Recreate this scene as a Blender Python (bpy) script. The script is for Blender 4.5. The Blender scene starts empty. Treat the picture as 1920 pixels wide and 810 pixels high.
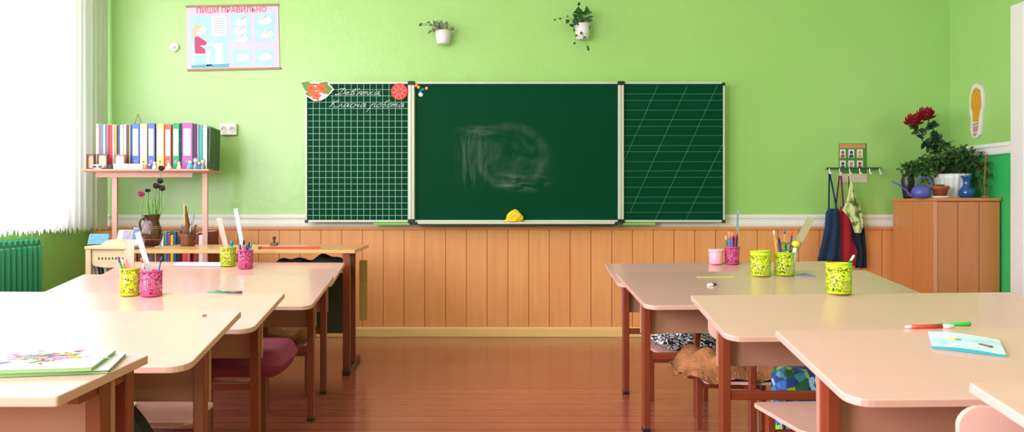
import bpy, bmesh, math, random
from mathutils import Vector, Matrix
random.seed(7)
PI = math.pi
C = bpy.context.scene.collection
SC = bpy.context.scene

# ------------------------------------------------------------------ camera, light, exposure
F, VX, VY, HC = 1600.0, 868.0, 389.0, 0.934      # focal length in pixels, vanishing point, eye height
cam_d = bpy.data.cameras.new('camera')
cam_d.sensor_width = 36.0
cam_d.lens = 36.0 * F / 1920.0
cam_d.shift_x = (960 - VX) / 1920.0
cam_d.shift_y = -(405 - VY) / 1920.0
cam_d.clip_start = 0.05
cam = bpy.data.objects.new('camera', cam_d)
C.objects.link(cam)
cam.location = (0, 0, HC)
cam.rotation_euler = (PI / 2, 0, 0)
SC.camera = cam
SC.view_settings.view_transform = 'Standard'
SC.view_settings.look = 'None'
SC.view_settings.gamma = 1
SC.view_settings.use_curve_mapping = False
SC.view_settings.exposure = 0.68
SC.cycles.use_denoising = True
SC.cycles.max_bounces = 10
SC.cycles.transparent_max_bounces = 24
SC.cycles.sample_clamp_indirect = 8

world = bpy.data.worlds.new('daylight')
SC.world = world
world.use_nodes = True
world.node_tree.nodes['Background'].inputs[0].default_value = (0.80, 0.90, 1.0, 1)
world.node_tree.nodes['Background'].inputs[1].default_value = 1.5

XL, XR, YW, YB, ZC = -2.71, 3.54, 6.20, -2.4, 3.15      # room
WINDOWS = [(-1.9, -0.1), (0.7, 2.5), (3.2, 5.80)]
ZS, ZT = 0.86, 2.80
for i, (a, b) in enumerate(WINDOWS):
    l = bpy.data.lights.new('window_daylight', 'AREA')
    l.shape = 'RECTANGLE'
    l.size, l.size_y = (b - a), (ZT - ZS)
    l.energy = (170, 88, 80)[i]
    l.color = (1.0, 0.95, 1.10)
    lo = bpy.data.objects.new('window_daylight', l)
    C.objects.link(lo)
    lo.location = (XL - 0.06, (a + b) / 2, (ZS + ZT) / 2)
    lo.rotation_euler = (0, -PI / 2, 0)

def PX(px, D): return (px - VX) * D / F
def PZ(py, D): return HC - (py - VY) * D / F

# ------------------------------------------------------------------ materials
def lin(c):
    o = []
    for v in c[:3]:
        v /= 255.0
        o.append(v / 12.92 if v <= 0.04045 else ((v + 0.055) / 1.055) ** 2.4)
    return (o[0], o[1], o[2], 1)

_M = {}
def mat(name, rgb, rough=0.5, metal=0.0, vary=0.0, scale=8.0, stretch=(1, 1, 1), bump=0.0, spec=0.5, coat=0.0, trans=0.0, bscale=None, coatr=0.1):
    if name in _M: return _M[name]
    m = bpy.data.materials.new(name)
    m.use_nodes = True
    nt = m.node_tree; N = nt.nodes; L = nt.links
    b = N['Principled BSDF']
    b.inputs['Roughness'].default_value = rough
    b.inputs['Metallic'].default_value = metal
    b.inputs['Specular IOR Level'].default_value = spec
    b.inputs['Coat Weight'].default_value = coat
    b.inputs['Coat Roughness'].default_value = coatr
    if trans: b.inputs['Transmission Weight'].default_value = trans
    c = lin(rgb)
    tc = N.new('ShaderNodeTexCoord'); mp = N.new('ShaderNodeMapping')
    mp.inputs['Scale'].default_value = stretch
    L.new(tc.outputs['Object'], mp.inputs['Vector'])
    nz = N.new('ShaderNodeTexNoise')
    nz.inputs['Scale'].default_value = scale
    nz.inputs['Detail'].default_value = 5
    L.new(mp.outputs[0], nz.inputs['Vector'])
    mx = N.new('ShaderNodeMix'); mx.data_type = 'RGBA'
    v = max(vary, 0.02)
    mx.inputs[6].default_value = tuple(x * (1 - v) for x in c[:3]) + (1,)
    mx.inputs[7].default_value = tuple(min(1, x * (1 + v)) for x in c[:3]) + (1,)
    L.new(nz.outputs['Fac'], mx.inputs[0])
    L.new(mx.outputs[2], b.inputs['Base Color'])
    if bump:
        bp = N.new('ShaderNodeBump'); bp.inputs['Strength'].default_value = bump
        bp.inputs['Distance'].default_value = 0.01
        if bscale:
            n2 = N.new('ShaderNodeTexNoise'); n2.inputs['Scale'].default_value = bscale; n2.inputs['Detail'].default_value = 3
            L.new(mp.outputs[0], n2.inputs['Vector']); L.new(n2.outputs['Fac'], bp.inputs['Height'])
        else:
            L.new(nz.outputs['Fac'], bp.inputs['Height'])
        L.new(bp.outputs[0], b.inputs['Normal'])
    _M[name] = m
    return m

def nd(nt, typ, **kw):
    n = nt.nodes.new(typ)
    for k, v in kw.items():
        setattr(n, k, v)
    return n
def math_n(nt, op, a, b=None, c=None):
    n = nt.nodes.new('ShaderNodeMath'); n.operation = op
    for i, v in enumerate((a, b, c)):
        if v is None: continue
        if hasattr(v, 'default_value') or hasattr(v, 'links'): nt.links.new(v, n.inputs[i])
        else: n.inputs[i].default_value = v
    return n.outputs[0]

def planks_mat(name, rgb, rgb2, axis, width, offset, groove, rough, gcol, stretch, lift=0.0, coat=0.0, amp=0.6):
    """boards of a given width along an axis, with a dark groove and stretched grain"""
    m = bpy.data.materials.new(name); m.use_nodes = True
    nt = m.node_tree; N = nt.nodes; L = nt.links; b = N['Principled BSDF']
    tc = N.new('ShaderNodeTexCoord'); sp = N.new('ShaderNodeSeparateXYZ')
    L.new(tc.outputs['Object'], sp.inputs[0])
    u = math_n(nt, 'DIVIDE', math_n(nt, 'SUBTRACT', sp.outputs[axis], offset), width)
    fr = math_n(nt, 'FRACT', u); fl = math_n(nt, 'FLOOR', u)
    g = math_n(nt, 'LESS_THAN', fr, groove)
    wn = N.new('ShaderNodeTexWhiteNoise'); wn.noise_dimensions = '1D'; L.new(fl, wn.inputs['W'])
    mp = N.new('ShaderNodeMapping'); mp.inputs['Scale'].default_value = stretch
    L.new(tc.outputs['Object'], mp.inputs['Vector'])
    add = N.new('ShaderNodeVectorMath'); add.operation = 'ADD'
    cb = N.new('ShaderNodeCombineXYZ'); L.new(math_n(nt, 'MULTIPLY', wn.outputs['Value'], 17.0), cb.inputs[2 if axis != 2 else 0])
    L.new(mp.outputs[0], add.inputs[0]); L.new(cb.outputs[0], add.inputs[1])
    nz = N.new('ShaderNodeTexNoise'); nz.inputs['Scale'].default_value = 4; nz.inputs['Detail'].default_value = 6
    L.new(add.outputs[0], nz.inputs['Vector'])
    f = math_n(nt, 'ADD', math_n(nt, 'MULTIPLY', nz.outputs['Fac'], 1.0 - amp * 0.4), math_n(nt, 'MULTIPLY', wn.outputs['Value'], amp * 0.5))
    mx = nd(nt, 'ShaderNodeMix', data_type='RGBA'); L.new(f, mx.inputs[0])
    mx.inputs[6].default_value = lin(rgb); mx.inputs[7].default_value = lin(rgb2)
    m2 = nd(nt, 'ShaderNodeMix', data_type='RGBA'); L.new(g, m2.inputs[0])
    L.new(mx.outputs[2], m2.inputs[6]); m2.inputs[7].default_value = lin(gcol)
    L.new(m2.outputs[2], b.inputs['Base Color'])
    b.inputs['Roughness'].default_value = rough
    b.inputs['Coat Weight'].default_value = coat; b.inputs['Coat Roughness'].default_value = 0.15
    bp = N.new('ShaderNodeBump'); bp.inputs['Strength'].default_value = 0.4; bp.inputs['Distance'].default_value = 0.004
    L.new(math_n(nt, 'ADD', math_n(nt, 'MULTIPLY', g, -1.0), math_n(nt, 'MULTIPLY', nz.outputs['Fac'], 0.25)), bp.inputs['Height'])
    L.new(bp.outputs[0], b.inputs['Normal'])
    return m

GREEN = mat('green_wall_paint', (160, 208, 112), 0.34, vary=0.05, scale=1.6, bump=0.25, bscale=14, spec=0.8, coat=0.5, coatr=0.3)
LIT_GREEN = mat('green_wall_with_painted_light', (150, 226, 116), 0.4, vary=0.06, scale=2, bump=0.2, bscale=14)  # same wall green, brightened below the windows in place of missing bounce light
EMERALD = mat('emerald_wall_paint', (58, 188, 98), 0.38, vary=0.06, scale=3, bump=0.15, bscale=14)
WHITE = mat('white_gloss_paint', (240, 236, 232), 0.35, vary=0.03)
CEIL = mat('ceiling_whitewash', (243, 243, 240), 0.9, vary=0.02)
WAINS = planks_mat('wood_wainscot', (222, 142, 84), (240, 170, 110), 0, 0.1502, PX(679.7, 6.17) % 0.1502 - 0.003, 0.035, 0.38, (150, 84, 44), (7, 7, 0.7), amp=0.35)
FLOORM = planks_mat('painted_floorboards', (146, 72, 54), (184, 102, 82), 1, 0.115, 0.02, 0.06, 0.24, (96, 44, 28), (0.35, 9, 1), amp=0.6, coat=0.4)
BASEM = mat('yellow_skirting', (238, 198, 132), 0.4, vary=0.08, scale=3, stretch=(1, 8, 8))
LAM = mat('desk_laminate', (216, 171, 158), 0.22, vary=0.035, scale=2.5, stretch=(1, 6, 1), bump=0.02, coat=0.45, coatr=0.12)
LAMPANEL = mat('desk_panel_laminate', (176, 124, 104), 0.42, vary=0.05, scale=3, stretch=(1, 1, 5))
BAND = mat('edge_banding', (222, 176, 160), 0.35)
STEEL = mat('brown_painted_steel', (128, 52, 28), 0.32, vary=0.08, scale=20, spec=0.6)
ALU = mat('aluminium_trim', (212, 210, 198), 0.35, metal=0.15)
BLACKP = mat('black_plastic', (22, 26, 26), 0.4)
OAK = mat('varnished_oak', (222, 170, 104), 0.3, vary=0.12, scale=3, stretch=(1, 10, 10), coat=0.3)
PALEWOOD = mat('pale_birch', (240, 216, 178), 0.4, vary=0.06, scale=3, stretch=(1, 8, 8))
PINKW = mat('pink_beige_shelf_paint', (226, 176, 160), 0.4, vary=0.05)
CABW = planks_mat('cabinet_wood', (188, 118, 70), (206, 136, 84), 0, 0.140, (PX(1795, 5.6) - (PX(1752, 5.60) + XR - 0.012) / 2) % 0.140, 0.035, 0.36, (120, 68, 36), (8, 8, 0.8), amp=0.3)
CABS = planks_mat('cabinet_side_wood', (196, 122, 66), (216, 142, 80), 1, 0.29, 0.0, 0.01, 0.36, (140, 80, 42), (8, 8, 0.8), amp=0.3)

# ------------------------------------------------------------------ mesh building
class MB:
    def __init__(s):
        s.v, s.f, s.mi, s.sm = [], [], [], []
        s.M = Matrix.Identity(4); s.cur = 0
    def _add(s, vs, fs, smooth=False):
        n = len(s.v)
        s.v += [tuple(s.M @ Vector(p)) for p in vs]
        s.f += [tuple(n + i for i in f) for f in fs]
        s.mi += [s.cur] * len(fs); s.sm += [smooth] * len(fs)
        return s
    def box(s, x0, x1, y0, y1, z0, z1):
        x0, x1 = sorted((x0, x1)); y0, y1 = sorted((y0, y1)); z0, z1 = sorted((z0, z1))
        vs = [(x0,y0,z0),(x1,y0,z0),(x1,y1,z0),(x0,y1,z0),(x0,y0,z1),(x1,y0,z1),(x1,y1,z1),(x0,y1,z1)]
        return s._add(vs, [(0,3,2,1),(4,5,6,7),(0,1,5,4),(1,2,6,5),(2,3,7,6),(3,0,4,7)])
    def tube(s, pts, r, n=8, cap=True):
        P = [Vector(p) for p in pts]
        R = r if isinstance(r, (list, tuple)) else [r] * len(P)
        vs, fs = [], []
        t0 = (P[1] - P[0]).normalized()
        ref = Vector((0, 0, 1)) if abs(t0.z) < 0.9 else Vector((1, 0, 0))
        u = t0.cross(ref).normalized()
        for i, p in enumerate(P):
            t = (P[min(i + 1, len(P) - 1)] - P[max(i - 1, 0)]).normalized()
            u = (u - t * u.dot(t)).normalized(); w = t.cross(u)
            for k in range(n):
                a = 2 * PI * k / n
                vs.append(p + (u * math.cos(a) + w * math.sin(a)) * R[i])
        for i in range(len(P) - 1):
            for k in range(n):
                a = i * n + k; b = i * n + (k + 1) % n
                fs.append((a, b, b + n, a + n))
        if cap:
            fs.append(tuple(range(n - 1, -1, -1)))
            fs.append(tuple((len(P) - 1) * n + k for k in range(n)))
        return s._add(vs, fs, n > 4)
    def bar(s, a, b, w, h=None):
        """square bar from a to b"""
        h = h or w
        a, b = Vector(a), Vector(b); t = (b - a).normalized()
        ref = Vector((0, 1, 0)) if abs(t.y) < 0.9 else Vector((0, 0, 1))
        u = t.cross(ref).normalized(); q = u.cross(t)
        vs = []
        for p in (a, b):
            for i, j in ((-1,-1),(1,-1),(1,1),(-1,1)):
                vs.append(p + u * i * w / 2 + q * j * h / 2)
        return s._add(vs, [(0,1,2,3)[::-1],(4,5,6,7),(0,1,5,4),(1,2,6,5),(2,3,7,6),(3,0,4,7)])
    def lathe(s, prof, n=24, c=(0, 0, 0), ribs=0, ribamp=0.0):
        vs, fs = [], []
        for r, z in prof:
            for k in range(n):
                a = 2 * PI * k / n
                rr = r * (1 + (ribamp * math.cos(ribs * a) if ribs else 0))
                vs.append((c[0] + rr * math.cos(a), c[1] + rr * math.sin(a), c[2] + z))
        for i in range(len(prof) - 1):
            for k in range(n):
                a = i * n + k; b = i * n + (k + 1) % n
                fs.append((a, b, b + n, a + n))
        if prof[0][0] > 1e-5: fs.append(tuple(range(n - 1, -1, -1)))
        if prof[-1][0] > 1e-5: fs.append(tuple((len(prof) - 1) * n + k for k in range(n)))
        return s._add(vs, fs, True)
    def prism(s, outl, d0, d1, plane='xy'):
        n = len(outl)
        def P(a, b, d):
            return {'xy': (a, b, d), 'xz': (a, d, b), 'yz': (d, a, b)}[plane]
        vs = [P(a, b, d0) for a, b in outl] + [P(a, b, d1) for a, b in outl]
        fs = [tuple(range(n))[::-1], tuple(range(n, 2 * n))]
        for i in range(n):
            j = (i + 1) % n
            fs.append((i, j, j + n, i + n))
        return s._add(vs, fs)
    def ball(s, c, r, n=10, m=7, sc=(1, 1, 1), jit=0.0):
        vs, fs = [], []
        for i in range(m + 1):
            th = PI * i / m
            for k in range(n):
                a = 2 * PI * k / n
                q = 1 + random.uniform(-jit, jit)
                vs.append((c[0] + r * sc[0] * q * math.sin(th) * math.cos(a), c[1] + r * sc[1] * q * math.sin(th) * math.sin(a), c[2] + r * sc[2] * q * math.cos(th)))
        for i in range(m):
            for k in range(n):
                a = i * n + k; b = i * n + (k + 1) % n
                fs.append((a, a + n, b + n, b))
        return s._add(vs, fs, True)
    def leaf(s, base, d, L, W, up=Vector((0, 0, 1)), bend=0.25):
        base, d = Vector(base), Vector(d).normalized()
        side = d.cross(up)
        if side.length < 1e-3: side = Vector((1, 0, 0))
        side.normalize(); nrm = side.cross(d)
        mid1 = base + d * L * 0.35 + nrm * L * bend * 0.5; mid2 = base + d * L * 0.7 + nrm * L * bend * 0.4
        tip = base + d * L - nrm * L * bend * 0.2
        vs = [base, mid1 - side * W / 2 + nrm * W * 0.15, mid1, mid1 + side * W / 2 + nrm * W * 0.15, mid2 - side * W * 0.38 + nrm * W * 0.1, mid2, mid2 + side * W * 0.38 + nrm * W * 0.1, tip]
        return s._add(vs, [(0,2,1),(0,3,2),(1,2,5,4),(2,3,6,5),(4,5,7),(5,6,7)], True)
    def build(s, name, m, parent=None, bevel=0.0, loc=None, rot=None, solid=0.0, sub=0):
        me = bpy.data.meshes.new(name)
        me.from_pydata([tuple(p) for p in s.v], [], s.f)
        ms = m if isinstance(m, (list, tuple)) else [m]
        for x in ms: me.materials.append(x)
        for p, i, sm in zip(me.polygons, s.mi, s.sm):
            p.material_index = i; p.use_smooth = sm
        bm = bmesh.new(); bm.from_mesh(me); bmesh.ops.recalc_face_normals(bm, faces=bm.faces); bm.to_mesh(me); bm.free()
        me.update()
        o = bpy.data.objects.new(name, me); C.objects.link(o)
        if parent: o.parent = parent
        if loc: o.location = loc
        if rot: o.rotation_euler = rot
        if solid:
            md = o.modifiers.new('thickness', 'SOLIDIFY'); md.thickness = solid; md.offset = 0
        if bevel:
            md = o.modifiers.new('bevel', 'BEVEL'); md.width = bevel; md.segments = 2; md.limit_method = 'ANGLE'
        if sub:
            md = o.modifiers.new('subdivision', 'SUBSURF'); md.levels = sub; md.render_levels = sub
        return o

def tag(o, label, cat, group=None, kind=None):
    o['label'] = label; o['category'] = cat
    if group: o['group'] = group
    if kind: o['kind'] = kind
    return o
def thing(name, label, cat, loc=(0, 0, 0), rz=0.0, group=None):
    o = bpy.data.objects.new(name, None); C.objects.link(o)
    o.empty_display_size = 0.05
    o.location = loc; o.rotation_euler = (0, 0, rz)
    return tag(o, label, cat, group)
def struct(o):
    o['kind'] = 'structure'; return o

def text_mb(txt, size, depth=0.0008):
    cu = bpy.data.curves.new('t', 'FONT'); cu.body = txt; cu.size = size; cu.extrude = depth; cu.align_x = 'CENTER'
    ob = bpy.data.objects.new('t', cu); C.objects.link(ob)
    bpy.context.view_layer.update()
    me = ob.evaluated_get(bpy.context.evaluated_depsgraph_get()).to_mesh()
    vs = [tuple(v.co) for v in me.vertices]; fs = [tuple(p.vertices) for p in me.polygons]
    ob.to_mesh_clear(); bpy.data.objects.remove(ob); bpy.data.curves.remove(cu)
    return vs, fs

# ------------------------------------------------------------------ the room
struct(MB().box(XL - 0.5, XR + 0.3, YB - 0.3, YW + 0.3, -0.2, 0).build('floor', FLOORM))
struct(MB().box(XL - 0.5, XR + 0.3, YB - 0.3, YW + 0.3, ZC, ZC + 0.2).build('ceiling', CEIL))
struct(MB().box(XL - 0.3, XR + 0.3, YW, YW + 0.25, 0, ZC).build('wall_front', GREEN))
struct(MB().box(XL - 0.3, XR + 0.3, YB - 0.25, YB, 0, ZC).build('wall_rear', GREEN))
# left wall with three window openings
w = MB(); x0, x1 = XL - 0.38, XL
w.cur = 1; w.box(x0, x1, YB, YW, 0, ZS - 0.05); w.cur = 0
w.box(x0, x1, YB, YW, ZS - 0.05, ZS).box(x0, x1, YB, YW, ZT, ZC)
ys = [YB] + [v for p in WINDOWS for v in p] + [YW]
for a, b in zip(ys[::2], ys[1::2]): w.box(x0, x1, a, b, ZS, ZT)
struct(w.build('wall_left', [GREEN, LIT_GREEN]))
# right wall: light green above the rail, emerald below, with a doorway
DY0, DY1, DH = 4.42, 5.36, 2.10
RB, RT = 1.285, 1.36
w = MB()
w.cur = 0
w.box(XR, XR + 0.2, DY1, YW, RB, ZC).box(XR, XR + 0.2, YB, DY0, RB, ZC).box(XR, XR + 0.2, DY0, DY1, DH, ZC)
w.cur = 1
w.box(XR, XR + 0.2, DY1, YW, 0, RB).box(XR, XR + 0.2, YB, DY0, 0, RB)
struct(w.build('wall_right', [GREEN, EMERALD]))
d = MB().box(XR - 0.02, XR + 0.2, DY1, DY1 + 0.13, 0, DH + 0.13).box(XR - 0.02, XR + 0.2, DY0 - 0.13, DY0, 0, DH + 0.13).box(XR - 0.02, XR + 0.2, DY0, DY1, DH, DH + 0.13)
do = struct(d.build('door_1', WHITE, bevel=0.006))
lf = MB().box(XR + 0.03, XR + 0.07, DY0, DY1, 0.01, DH)
for z0, z1 in ((0.25, 0.95), (1.1, 1.9)):
    lf.box(XR + 0.02, XR + 0.035, DY0 + 0.15, DY1 - 0.15, z0, z1)
lf.build('door_leaf', WHITE, do, bevel=0.004)
MB().tube([(XR + 0.03, DY1 - 0.08, 1.0), (XR - 0.03, DY1 - 0.08, 1.0), (XR - 0.03, DY1 - 0.2, 1.0)], 0.009).build('door_handle', ALU, do)
# rails, skirting, wainscot
def rail(x0, x1, z0, z1, y):
    m = MB(); h = z1 - z0
    m.box(x0, x1, y - 0.016, y, z0, z1)
    m.box(x0, x1, y - 0.026, y, z1 - 0.3 * h, z1 - 0.06 * h)
    m.box(x0, x1, y - 0.022, y, z0 + 0.08 * h, z0 + 0.34 * h)
    k = int((x1 - x0) / 0.022)
    for i in range(k):
        xx = x0 + (i + 0.5) * (x1 - x0) / k
        m.box(xx - 0.005, xx + 0.005, y - 0.025, y - 0.018, z0 + 0.1 * h, z0 + 0.3 * h)
    return m
struct(rail(XL, XR, 0.795, 0.882, YW).build('trim_1', WHITE))
m = MB().box(XR - 0.016, XR, DY1 + 0.13, YW, RB, RT).box(XR - 0.026, XR, DY1 + 0.13, YW, RT - 0.025, RT - 0.004).box(XR - 0.022, XR, DY1 + 0.13, YW, RB + 0.006, RB + 0.026)
struct(m.build('trim_2', WHITE))
struct(MB().box(XL + 0.03, XR, YW - 0.03, YW, 0.06, 0.772).build('wall_panelling', WAINS)).name = 'trim_3'
struct(MB().box(XL + 0.03, XR, YW - 0.042, YW, 0.772, 0.795).build('trim_4', mat('wainscot_cap', (222, 150, 98), 0.38, vary=0.05, scale=3), bevel=0.004))
struct(MB().box(XL, XR, YW - 0.055, YW, 0, 0.064).box(XL, XR, YW - 0.045, YW, 0, 0.07).build('baseboard_front', BASEM, bevel=0.004))
struct(MB().box(XR - 0.02, XR, YB, DY0 - 0.13, 0, 0.07).box(XR - 0.02, XR, DY1 + 0.13, YW - 0.06, 0, 0.07).build('baseboard_right', BASEM))
struct(MB().box(XL, XL + 0.02, YB, YW - 0.06, 0, 0.07).build('baseboard_left', BASEM))

# windows: frame, sashes and panes
GL = bpy.data.materials.new('window_glass'); GL.use_nodes = True
nt = GL.node_tree; nt.nodes.clear()
out = nt.nodes.new('ShaderNodeOutputMaterial'); t = nt.nodes.new('ShaderNodeBsdfTransparent'); g = nt.nodes.new('ShaderNodeBsdfGlossy')
g.inputs['Roughness'].default_value = 0.02; mx = nt.nodes.new('ShaderNodeMixShader'); mx.inputs[0].default_value = 0.07
nt.links.new(t.outputs[0], mx.inputs[1]); nt.links.new(g.outputs[0], mx.inputs[2]); nt.links.new(mx.outputs[0], out.inputs[0])
for i, (a, b) in enumerate(WINDOWS):
    fr = MB(); X0, X1 = XL - 0.30, XL - 0.22
    fr.box(X0, X1, a, b, ZS, ZS + 0.07).box(X0, X1, a, b, ZT - 0.07, ZT)
    for yy in (a, (a * 2 + b) / 3 - 0.035, (a + 2 * b) / 3 - 0.035, b - 0.07): fr.box(X0, X1, yy, yy + 0.07, ZS + 0.07, ZT - 0.07)
    fr.box(X0, X1, a + 0.07, b - 0.07, 2.25, 2.31)
    wo = struct(fr.build('window_%d' % (i + 1), WHITE))
    MB().box(XL - 0.262, XL - 0.257, a + 0.03, b - 0.03, ZS + 0.03, ZT - 0.03).build('pane', GL, wo)
    MB().box(XL - 0.25, XL + 0.06, a - 0.03, b + 0.03, ZS - 0.04, ZS).build('sill', WHITE, wo, bevel=0.006)

# sheer curtain in front of the last window
SH = bpy.data.materials.new('sheer_curtain'); SH.use_nodes = True
nt = SH.node_tree; nt.nodes.clear()
out = nt.nodes.new('ShaderNodeOutputMaterial'); t = nt.nodes.new('ShaderNodeBsdfTransparent'); tl = nt.nodes.new('ShaderNodeBsdfTranslucent'); df = nt.nodes.new('ShaderNodeBsdfDiffuse')
tl.inputs[0].default_value = (0.93, 0.88, 0.875, 1); df.inputs[0].default_value = (0.93, 0.90, 0.89, 1)
ma = nt.nodes.new('ShaderNodeMixShader'); ma.inputs[0].default_value = 0.6
mb_ = nt.nodes.new('ShaderNodeMixShader')
nzv = nt.nodes.new('ShaderNodeTexNoise'); nzv.inputs['Scale'].default_value = 60
tcv = nt.nodes.new('ShaderNodeTexCoord'); nt.links.new(tcv.outputs['Object'], nzv.inputs['Vector'])
mrv = nt.nodes.new('ShaderNodeMapRange'); mrv.inputs[3].default_value = 0.93; mrv.inputs[4].default_value = 0.99
nt.links.new(nzv.outputs['Fac'], mrv.inputs[0]); nt.links.new(mrv.outputs[0], mb_.inputs[0])
nt.links.new(df.outputs[0], ma.inputs[1]); nt.links.new(tl.outputs[0], ma.inputs[2])
nt.links.new(t.outputs[0], mb_.inputs[1]); nt.links.new(ma.outputs[0], mb_.inputs[2]); nt.links.new(mb_.outputs[0], out.inputs[0])
XC = -2.565
cu = MB(); vs = []; fs = []
ny = 620; zl = [0.83, 1.0, 1.3, 1.7, 2.1, 2.6, 2.95]
y_a, y_b = 2.7, 6.15
jag = 0.0
for i in range(ny):
    y = y_a + (y_b - y_a) * i / (ny - 1)
    fold = 0.011 * math.sin(y * 38 + 1.2 * math.sin(y * 5)) + 0.012 * math.sin(y * 71)
    ph = (y / 0.062) % 1.0
    zb = 0.765 + 0.022 * abs(math.sin(PI * ph)) + 0.014 * math.sin(y * 190) + 0.012 * random.random()
    edge = 0
    for j, z in enumerate([zb] + zl):
        s_ = 0.45 + 0.55 * min(1, (z - 0.7) / 1.6)
        yy = y + (0.035 * edge * math.sin((z - 0.8) * 1.7) if edge > 0 else 0)
        vs.append((XC + fold * s_, yy, z))
nz_ = len(zl) + 1
for i in range(ny - 1):
    for j in range(nz_ - 1):
        a = i * nz_ + j; fs.append((a, a + nz_, a + nz_ + 1, a + 1))
cu._add(vs, fs, True)
cur = thing('curtain', 'sheer white curtain with a jagged lace hem hanging before the window', 'curtain', (0, 0, 0))
cu.build('curtain_cloth', SH, cur)
MB().tube([(XC, 2.5, 2.97), (XC, 6.19, 2.97)], 0.012).build('curtain_rod', WHITE, cur)

# radiator under the window
RADG = mat('green_radiator_enamel', (40, 156, 112), 0.3, vary=0.05, spec=0.6)
rad = thing('radiator', 'green ribbed cast-iron radiator below the curtain by the left wall', 'radiator', (0, 0, 0))
XF = -2.605
n = 15
for i in range(n):
    y1 = 5.27 - i * 0.062
    m = MB()
    o_ = [(y1 - 0.052, 0.14), (y1, 0.14), (y1, 0.715), (y1 - 0.012, 0.742), (y1 - 0.04, 0.742), (y1 - 0.052, 0.715)]
    m.prism(o_, XF - 0.09, XF, 'yz')
    m.tube([(XF, y1 - 0.026, 0.18), (XF, y1 - 0.026, 0.70)], 0.018)
    m.build('radiator_section', RADG, rad, bevel=0.008)
MB().tube([(XF - 0.05, 5.26, 0.2), (XF - 0.05, 4.2, 0.2)], 0.02).tube([(XF - 0.05, 5.26, 0.66), (XF - 0.05, 4.2, 0.66)], 0.02).tube([(XF - 0.05, 5.26, 0.2), (XF - 0.05, 5.32, 0.2), (XF - 0.05, 5.32, 0.0)], 0.014).tube([(XF - 0.05, 4.3, 0.16), (XF - 0.05, 4.3, 0.0)], 0.014).build('pipe', RADG, rad)

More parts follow.
